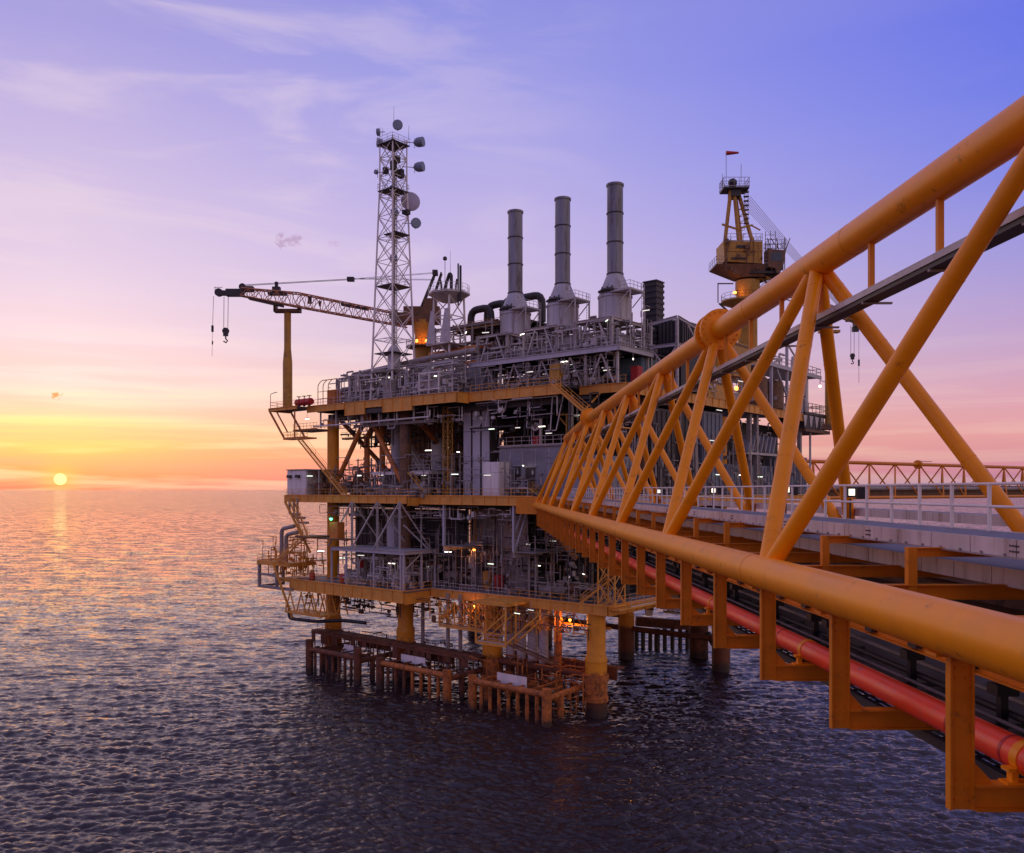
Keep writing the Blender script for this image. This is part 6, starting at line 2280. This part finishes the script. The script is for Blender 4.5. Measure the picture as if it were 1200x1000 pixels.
# ---- right side of the platform, seen through the bridge
def right_side():
    def B(u, a=-1.5):
        return ab(ona(u, 574, a))[1]
    a = -1.6
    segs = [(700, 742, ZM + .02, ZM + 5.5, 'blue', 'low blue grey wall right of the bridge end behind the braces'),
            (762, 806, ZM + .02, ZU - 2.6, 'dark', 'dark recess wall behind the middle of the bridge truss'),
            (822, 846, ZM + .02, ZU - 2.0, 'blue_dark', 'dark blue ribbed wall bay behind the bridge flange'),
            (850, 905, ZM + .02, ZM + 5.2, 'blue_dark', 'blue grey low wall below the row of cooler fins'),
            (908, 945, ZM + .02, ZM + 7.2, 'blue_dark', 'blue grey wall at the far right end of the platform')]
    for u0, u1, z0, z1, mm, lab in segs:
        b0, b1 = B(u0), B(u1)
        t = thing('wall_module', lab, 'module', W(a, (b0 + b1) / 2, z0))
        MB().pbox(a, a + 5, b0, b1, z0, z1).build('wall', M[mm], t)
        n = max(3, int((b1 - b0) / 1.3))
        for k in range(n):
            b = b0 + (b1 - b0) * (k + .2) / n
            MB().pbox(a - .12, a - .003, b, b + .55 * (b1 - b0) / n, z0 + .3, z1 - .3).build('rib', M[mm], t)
    # inner dark block and brown columns
    MB().pbox(3.6, 4, 5, 70, ZM + .02, ZU - 2).build('bulkhead', M['dark'], PL)
    for u in (752, 812, 876, 884, 935):
        b = B(u)
        MB().beam(W(a - .2, b, ZM), W(a - .2, b, ZU - 1.4), .7, .7).build('deck_column', M['midgrey' if u > 800 else 'brown'], PL)
    # finned coolers
    b0, b1 = B(872), B(906)
    z = ona(0, 527, a).z if False else ona(885, 530, a).z
    t = thing('fin_cooler', 'row of slanted blue cooler fins behind the bridge at right', 'cooler', W(a, (b0 + b1) / 2, z))
    MB().pbox(a - .6, a + 3, b0, b1, z - .5, z - .1).build('base', M['grey'], t)
    for k in range(7):
        b = b0 + (b1 - b0) * (k + .1) / 7
        MB().hexa([W(a - .5, b, z), W(a - .5, b + .5, z), W(a + 2.5, b + .5, z), W(a + 2.5, b, z),
                   W(a - .5, b + 1.3, z + 2.9), W(a - .5, b + 1.7, z + 2.9), W(a + 2.5, b + 1.7, z + 2.9), W(a + 2.5, b + 1.3, z + 2.9)]).build('fin', M['blue'], t)
    # yellow crane plinth modules
    for u0, u1, v0, v1, lab in ((828, 851, 444, 468, 'plain yellow box module left of the right-hand crane pedestal'), (858, 878, 400, 440, 'yellow plinth under the right-hand crane pedestal')):
        b0, b1 = B(u0), B(u1)
        z0, z1 = ona(u0, v1, a).z, ona(u0, v0, a).z
        t = thing('yellow_module', lab, 'module', W(a, b0, z0))
        MB().pbox(a - .2, a + 4, b0, b1, z0, z1).build('casing', M['crane_yellow'], t)
        MB().pbox(a - .3, a - .21, b0 + .3, b1 - .3, z1 - .5, z1 - .2).build('trim', M['brown'], t)
    # white framed process deck
    b0, b1 = B(892), B(955)
    z = ona(925, 434, a).z
    t = thing('process_deck', 'white framed process deck with braces at the far right of the platform', 'platform', W(a, b0, ZU))
    MB().pbox(a - 1, a + 6, b0, b1, z - .3, z).build('floor', M['grey'], t)
    MB().beam(W(a - 1.1, b0, z - .2), W(a - 1.1, b1, z - .2), .25, .7).build('edge_beam', M['lav'], t)
    for u in (898, 916.5, 934):
        MB().beam(W(a - .8, B(u), ZU), W(a - .8, B(u), z + 5 if u == 916.5 else z - .3), .45, .45).build('post', M['lav'], t)
    MB().beam(W(a - .8, B(916), z - 5), W(a - .8, B(904), z - .6), .3, .3).beam(W(a - .8, B(917), z - 6.5), W(a - .8, B(928), z - .6), .3, .3).build('brace', M['lav'], t)
    MB().beam(W(a - .8, B(916.5), z + 4.6), W(a - .8, B(926), z + 2.6), .25, .25).build('brace', M['grey'], t)
    MB().rail([W(a - 1, b0, z), W(a - 1, b1, z), W(a + 3, b1, z)], 1.5, 2.2, .07).build('handrail', M['grey'], t)
    r = random.Random(3)
    for k in range(9):
        b = b0 + (b1 - b0) * r.random()
        MB().path([W(a + 1, b, z), W(a + 1, b, z + r.uniform(1, 3.4)), W(a + 1, b + r.uniform(1, 4), z + r.uniform(1, 3))], .22, 7, .4).build('pipe_bend', M['grey'], t, True)
    for u, lab in ((892, 'round brown vessel below the white process deck, left of two'), (911, 'round brown vessel below the white process deck, right of two')):
        solo(MB().lathe(W(a + 1, B(u), ZU + .02), [(1.4, 0), (1.9, .4), (1.9, 5.2), (1.2, 5.9), (.1, 6)], 18), 'upright_vessel', lab, 'vessel', M['brown'],
             W(a + 1, B(u), ZU), 'brown vessels below the process deck', True)
    solo(MB().path([W(a, B(936), ZU + .4), W(a, B(936), ZU + 7.5), W(a, B(944), ZU + 7.5), W(a, B(944), ZU + .4)], .45, 10, .9), 'pipe_loop',
         'tall pale inverted U pipe at the right end of the upper deck', 'pipe', M['white'], W(a, B(940), ZU), None, True)
    # dark cantilever gallery
    b0, b1 = B(934), B(964)
    z0, z1 = ona(950, 508, a).z, ona(950, 486, a).z
    t = thing('cantilever_gallery', 'dark cantilevered gallery at the right end of the upper deck', 'gallery', W(a, b1, z0))
    MB().pbox(a - 1.5, a + 5, b0, b1, z1 - .4, z1).build('floor', M['dark'], t)
    MB().pbox(a - 1.3, a + 4, b0, b1 - 3, z0 + .6, z1 - .42).build('side_wall', M['dark'], t)
    MB().pbox(a - 1.6, a + 5, b0, b1 - .5, z0, z0 + .5).build('lower_floor', M['brown'], t)
    for k in range(4):
        b = b0 + (b1 - b0 - 4) * k / 3.2
        MB().hexa([W(a - 1.42, b, z0 + 1), W(a - 1.42, b + .5, z0 + 1), W(a - 1.31, b + .5, z0 + 1), W(a - 1.31, b, z0 + 1),
                   W(a - 1.42, b - .6, z1 - .6), W(a - 1.42, b + 1.3, z1 - .6), W(a - 1.31, b + 1.3, z1 - .6), W(a - 1.31, b - .6, z1 - .6)]).build('bracket', M['grey'], t)
    MB().rail([W(a - 1.4, b0, z1), W(a - 1.4, b1, z1), W(a + 4, b1, z1)], 1.8, 2, .07).build('handrail', M['midgrey'], t)
    MB().rail([W(a - 1.5, b0 + 8, z0 + .5), W(a - 1.5, b1 - .6, z0 + .5)], 1.8, 2, .07).build('handrail', M['midgrey'], t)
    MB().pbox(a, a + 3, B(940), B(946), z1 + .02, z1 + 3.4).build('machine', M['dark'], t)
    MB().tube(W(a - .8, B(944), ZM), W(a - .8, B(944), z0), .22, 8).build('drop_pipe', M['grey'], t)
    # strips on this side
    L = [(835, 516.5), (843, 481), (868, 447), (838, 400.5), (848, 408), (833, 400), (842, 556.5), (869, 557), (891, 559)]
    L.sort()
    for i, (u, v) in enumerate(L):
        p = 'leftmost' if i == 0 else 'rightmost' if i == len(L) - 1 else ORD[i] + ' from the left'
        strip(ona(u, v, a - .6), BX, 'lit strip light seen through the bridge, %s' % p, 'fluorescent strip lights on the platform', L=1.9)
    c = ona(863, 455.5, a - 1)
    l = thing('warning_lamp', 'orange lamp seen through the bridge left of the long brace', 'lamp', c)
    MB().lathe(c, [(.1, -.3), (.28, -.2), (.28, .2), (.05, .4)], 12).build('lens', M['lamp_orange'], l, True)
    MB().tube(c + UP * .4, c + UP * 1.0, .06, 6).build('stem', M['dark'], l)
    for u, v, lab in ((943, 455, 'round white lamp on the mast post at far right'),):
        c = ona(961, 453, a)
        l = thing('round_lamp', 'round white lamp left of the right-hand boom rest post', 'lamp', c)
        MB().lathe(c, [(.1, -.25), (.3, -.15), (.3, .2), (.1, .3)], 14).build('lens', M['lamp_white'], l, True)
        MB().tube(c + UP * .5, c + UP * 1.2, .07, 6).tube(c + UP * 1.2, c + UP * 1.2 + BX * 4, .07, 6).build('arm', M['midgrey'], l)


right_side()


# ---- around the water line
def waterline():
    # conductors: pale pipes running from the deck into the sea
    labs = ['leftmost of the thick pale conductor pipes beside the yellow leg', 'second thick conductor pipe from the left', 'third thick conductor pipe from the left',
            'fourth thick conductor pipe from the left', 'rightmost of the five thick conductor pipes']
    for k, u in enumerate((584, 598, 611, 624, 637)):
        p = onz(u, 815 + k * 2, 0)
        p = onb(u, 800, 2.8 if k else 2.2)
        c = Vector((p.x, p.y, -4))
        solo(MB().tube(c, Vector((p.x, p.y, ZC - .4)), .68, 20), 'conductor_pipe', labs[k], 'conductor pipe', M['conductor'], c, 'thick conductor pipes below the cellar deck', True)
    p = onb(654, 790, 1.8)
    c = Vector((p.x, p.y, -4))
    solo(MB().tube(c, Vector((p.x, p.y, ZC - 1.2)), .55, 18), 'conductor_pipe', 'conductor pipe glowing orange in the lamp light next to the near leg', 'conductor pipe', M['rust_orange'], c, None, True)
    for k, (u, b) in enumerate(((475.5, 2), (495.5, 3), (525, 0), (539.5, 0))):
        p = onb(u, 780, b)
        c = Vector((p.x, p.y, -4))
        solo(MB().tube(c, Vector((p.x, p.y, ZC - .4)), .3, 14), 'riser_pipe', '%s slim grey riser below the cellar deck' % ('leftmost', 'second from left', 'third from left', 'rightmost')[k],
             'riser', M['midgrey'], c, 'slim grey risers', True)
    # boat bumpers
    names = ['right boat bumper', 'middle boat bumper', 'left boat bumper']
    for k, (a0, a1, lab) in enumerate(((1.9, 14.6, 'rusty orange boat bumper frame at the foot of the near leg'), (19.4, 33.4, 'rusty boat bumper frame in the middle of the platform base'),
                                       (38.6, 50.6, 'dark rusty boat bumper frame at the left of the platform base'))):
        b = -6.8
        mm = M['rust_orange'] if k == 0 else M['rust']
        m2 = M['rust_orange'] if k < 2 else M['rust']
        t = thing('boat_bumper', lab, 'boat bumper', W((a0 + a1) / 2, b, 0), 'boat bumpers at the water line')
        zt = 4.0
        MB().tube(W(a0, b, zt), W(a1, b, zt), .42, 16).build('top_rail', m2, t, True)
        n = 8
        for i in range(1, n):
            a = a0 + (a1 - a0) * i / n
            MB().tube(W(a, b, -4), W(a, b, zt), .25, 12).build('fender_pile', m2 if i < 5 else mm, t, True)
        for a in (a0, a1):
            MB().tube(W(a, b, -5), W(a, b, zt + (.8 if k < 2 else 1.6)), .62, 18).build('end_post', m2 if a == a0 else mm, t, True)
            MB().tube(W(a, b, zt - .5), W(a, 1.2, zt - .3), .4, 14).build('stand_off', mm, t, True)
            MB().tube(W(a, b + 3, -5), W(a, b + 3, zt - .3), .42, 14).build('end_post', mm, t, True)
        mb = MB()
        for i in range(6):
            a = a0 + 1 + (a1 - a0 - 2) * i / 5
            mb.beam(W(a, b + .3, zt + .1), W(a, b + 4.2, zt + .1), .2, .2)
        mb.build('landing_bearers', mm, t)
    # blank white boards
    for k, (u0, u1, v0, v1, b, lab) in enumerate(((582.5, 617, 792, 805, -4.8, 'white board hung above the right boat bumper'), (470, 498, 770, 779, -3.6, 'white board above the middle boat bumper'),
                                             (403, 414, 757, 766, -3.4, 'small white board above the left boat bumper'))):
        p, q = onb(u0, (v0 + v1) / 2 - 4 + (0 if k else 0), b), onb(u1, (v0 + v1) / 2 + 2, b)
        h = .5 * (v1 - v0) / 1000 * p.y * 1.0
        z = (p.z + q.z) / 2
        a0, a1 = ab(p)[0], ab(q)[0]
        t = thing('name_board', lab, 'board', W((a0 + a1) / 2, b, z - h), 'blank boards at the water line')
        MB().pbox(a1, a0, b, b + .08, z - h, z + h).build('board', M['white'], t)
        mb = MB()
        for i in range(5):
            a = a1 + (a0 - a1) * (i + .5) / 5
            mb.pbox(a - .05, a + .05, b + .09, b + .2, z - h - .3, z + h + .3)
        mb.tube(W(a1, b + .3, z), W(a0, b + .3, z), .12, 8)
        mb.tube(W((a0 + a1) / 2, b + .3, z), W((a0 + a1) / 2, 1.4, z), .14, 8)
        mb.build('backing', M['rust'], t)
    # far side bumper, seen under the bridge
    Y = 161.0
    t = thing('far_bumper', 'dark rusty beam on piles seen below the bridge hangers', 'boat bumper', ony(775, 730, Y))
    MB().beam(ony(745, 728, Y), ony(812, 733, Y), 1.4, 1.7).build('beam', M['rust'], t)
    for u in (746, 753.5, 762, 770, 779, 788, 797, 805.5):
        p = ony(u, 740, Y)
        MB().tube(Vector((p.x, p.y, -4)), Vector((p.x, p.y, p.z + .5)), .4 if u != 770 else .55, 10).build('pile', M['dark'], t, True)
    p = ony(819, 740, 153)
    t = thing('far_leg', 'thick dark far leg right of the rusty beam below the bridge', 'pier', Vector((p.x, p.y, 0)))  # a far leg of the platform jacket, kept as its own thing
    MB().tube(Vector((p.x, p.y, -5)), Vector((p.x, p.y, ZC)), 1.65, 24).build('shaft', M['rust'], t, True)
    q = ony(849, 740, 150)
    MB().tube(Vector((q.x, q.y, -5)), Vector((q.x, q.y, ZC)), 1.0, 20).build('side_pipe', M['dark'], t, True)
    MB().tube(ony(829, 742, 151), ony(846, 772, 151), .55, 14).build('strut', M['dark'], t, True)
    # white hoppers below the side gallery
    for k, (u, v) in enumerate(((760.5, 714), (786, 711), (813, 708))):
        c = ony(u, v, 132)
        solo(MB().box(c, (1.0, 1.0, .1)).hexa([c + Vector((x, y, -1.0)) for x, y in ((-.45, -.45), (.45, -.45), (.45, .45), (-.45, .45))] +
                                              [c + Vector((x, y, 1.0)) for x, y in ((-.75, -.6), (.75, -.6), (.75, .6), (-.75, .6))]),
             'white_hopper', 'white tapered hopper under the right side gallery, %s' % ('left one', 'middle one', 'right one')[k], 'hopper', M['white'], c, 'white hoppers below the gallery')
    MB().beam(ony(778, 717, 131), ony(798, 719, 131), 1.6, .25).build('hopper_tray', M['grey'], PL)
    MB().pbox(-9.5, -2.9, 13, 40, ZC - 1.6, ZC - .7).build('side_beam', M['midgrey'], PL)


waterline()


# ---- dense small pipework between the decks: too many pieces to count
def pipe_mass(name, lab, a0, a1, b0, b1, z0, z1, n, mat, seed, rmin=.05, rmax=.16, tanks=0):
    r = random.Random(seed)
    mb = MB()
    for _ in range(n):
        a, b = r.uniform(a0, a1), b0 + (b1 - b0) * r.random() ** 1.4
        z = z0 + (z1 - z0) * r.random()
        rr = r.uniform(rmin, rmax)
        pts = [W(a, b, z)]
        for s in range(r.randint(1, 4)):
            ax = r.choice('aabzz')
            d = r.uniform(.5, 3.2) * r.choice((-1, 1))
            if ax == 'a':
                a = min(max(a + d, a0), a1)
            elif ax == 'b':
                b = min(max(b + d * .6, b0), b1)
            else:
                z = min(max(z + d * .8, z0), z1)
            q = W(a, b, z)
            if (q - pts[-1]).length > .25:
                pts.append(q)
        if len(pts) > 1:
            mb.path(pts, rr, 6, rr * 2)
    for _ in range(n // 3):                           # valves, boxes, flanges
        c = W(r.uniform(a0, a1), r.uniform(b0, b1), r.uniform(z0, z0 + (z1 - z0) * .5))
        if r.random() < .5:
            mb.abox(c, (r.uniform(.2, .8), r.uniform(.2, .7), r.uniform(.2, 1.0)))
        else:
            mb.lathe(c, [(.05, -.3), (r.uniform(.15, .4), -.25), (r.uniform(.15, .4), .25), (.05, .3)], 8, r.choice((AX, BX, UP)))
    for _ in range(n // 6):                           # posts from floor to ceiling
        c = W(r.uniform(a0, a1), r.uniform(b0, b1), z0)
        mb.beam(c, c + UP * (z1 - z0) * r.uniform(.4, 1), .12, .12)
    for _ in range(tanks):
        a, b = r.uniform(a0 + 1, a1 - 1), r.uniform(b0 + 1.2, b1 - 1)
        rr = r.uniform(.5, 1.1)
        if r.random() < .5:
            mb.lathe(W(a, b, z0), [(rr * .7, 0), (rr, .3), (rr, r.uniform(2, 4)), (rr * .5, r.uniform(4.1, 4.6)), (.05, 4.7)], 14)
        else:
            mb.lathe(W(a, b, z0 + rr + .5), [(.1, 0), (rr, .4), (rr, 3.2), (.1, 3.6)], 14, AX)
    o = mb.build(name, M[mat], None, True)
    return tag(o, lab, 'pipework', None, 'stuff')


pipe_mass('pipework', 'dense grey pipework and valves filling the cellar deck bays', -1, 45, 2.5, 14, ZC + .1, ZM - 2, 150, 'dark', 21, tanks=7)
pipe_mass('pipework', 'brown pipes and fittings among the cellar deck machinery', 0, 56, 1.5, 20, ZC + .1, ZM - 2, 110, 'brown', 22, tanks=4)
pipe_mass('pipework', 'pale valves and manifold under the white A-frame structure', 31, 47, -4, 2, ZC + .1, ZC + 4.6, 130, 'grey', 23, .05, .14, 2)
pipe_mass('pipework', 'grey pipework in the shade between main and upper deck', 20, 56, 3, 16, ZM + .1, ZM + 6, 150, 'midgrey', 24, tanks=5)
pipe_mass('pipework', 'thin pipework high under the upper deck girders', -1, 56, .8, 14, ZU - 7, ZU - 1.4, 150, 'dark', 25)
pipe_mass('pipework', 'grey process pipework crowded on the upper deck around the mast foot', 24, 53, -1.0, 5, ZU + .1, ZU + 4.6, 150, 'grey', 26, .05, .17, 5)
pipe_mass('pipework', 'darker process pipework behind the mast foot and pale racks', 23, 54, 0, 8, ZU + .1, ZU + 5.5, 210, 'midgrey', 27, .06, .2, 7)
pipe_mass('pipework', 'pipework under the white stack deck', -1, 25, 4.5, 15, ZU + .1, ZS - .8, 150, 'midgrey', 28, tanks=5)
pipe_mass('pipework', 'small pipework around the exhaust stack frames', -1.5, 24.5, 5, 17, ZS + .05, ZS + 4, 130, 'midgrey', 29, .06, .2, 3)
pipe_mass('pipework', 'pipes hanging below the cellar deck near the water', 34, 57, -3, 8, ZC - 4.5, ZC - 1.4, 36, 'dark', 30, .06, .16)
pipe_mass('pipework', 'pipework on the right flank seen between the bridge braces', -2.3, 3, 6, 68, ZM + .1, ZU - 2, 160, 'midgrey', 31, .06, .18, 4)
pipe_mass('pipework', 'process pipework on the right end of the upper deck', -2, 6, 26, 70, ZU + .1, ZU + 5.5, 190, 'grey', 32, .07, .22, 6)
pipe_mass('pipework', 'pipework on the left tail of the main deck', 46, 57, -2.4, 6, ZM + .1, ZM + 3.6, 80, 'brown', 33, .05, .14, 2)
pipe_mass('pipework', 'thin rusty rods and pipes around the splash zone walkway', 18, 56, -1.8, 5, 1, 6, 80, 'rust', 34, .05, .13)

# small stuff along the deck fronts
pipe_mass('pipework', 'white conduits and small pipes hanging under the front of the main deck', 6, 56, -.6, 2.5, ZM - 3.4, ZM - 1.6, 70, 'grey', 41, .05, .11)
pipe_mass('pipework', 'pale drop pipes and conduits under the front of the upper deck', 8, 56, -.8, 3, ZU - 4.0, ZU - 1.5, 50, 'grey', 42, .05, .1)
pipe_mass('pipework', 'pale pumps and valves along the front of the cellar deck', -1, 16, 1.5, 6, ZC + .05, ZC + 2.6, 60, 'midgrey', 43, .05, .12, 2)
pipe_mass('pipework', 'yellow pipes and small frames at the left lower corner', 54, 65, -6, 0, ZC + .5, ZC + 7, 70, 'yellow', 44, .05, .12)
pipe_mass('pipework', 'grey valves and pipes on the front of the main deck', 29, 46, -2, 2, ZM + .05, ZM + 1.7, 60, 'midgrey', 45, .05, .11, 1)
pipe_mass('pipework', 'thin pale pipework between stack frames and their platform rails', -1.5, 24.5, 4.6, 9, ZS + .05, ZS + 3.6, 110, 'grey', 46, .05, .13, 2)
pipe_mass('pipework', 'dark pipework behind the drum bases of the exhaust stacks', -1, 34, 13, 19, ZS, ZS + 7, 120, 'midgrey', 47, .08, .25, 4)
pipe_mass('pipework', 'pipes and boxes on the wall of the right flank', -2.2, -1.75, 4, 66, ZM + .3, ZM + 11, 120, 'midgrey', 49, .06, .14)
pipe_mass('pipework', 'rusty rods and small pipes around the conductors at the near legs', 0, 18, -4, 5, 1, 6.5, 80, 'rust_orange', 50, .05, .14)
pipe_mass('pipework', 'fine grey pipes, rails and posts crowding the main deck bays', 8, 54, -.5, 6, ZM + .1, ZM + 6.5, 190, 'midgrey', 51, .03, .08, 2)
pipe_mass('pipework', 'fine grey pipes and posts crowding the cellar deck bays', 4, 52, .8, 6.5, ZC + .1, ZC + 11, 260, 'midgrey', 52, .03, .09, 3)
pipe_mass('pipework', 'yellow and rusty small steelwork hung below the cellar deck', 6, 30, -1.8, 4, ZC - 4.4, ZC - 1.2, 60, 'yellow', 53, .035, .07)
pipe_mass('pipework', 'brown pipes and hangers below the cellar deck', 0, 54, -3, 8, ZC - 4.6, ZC - 1.2, 110, 'brown', 54, .04, .11)
pipe_mass('pipework', 'thin pipework in front of the upper deck modules below the stack deck', -1, 24, 2, 6, ZU + .1, ZS - .9, 120, 'midgrey', 55, .03, .08)
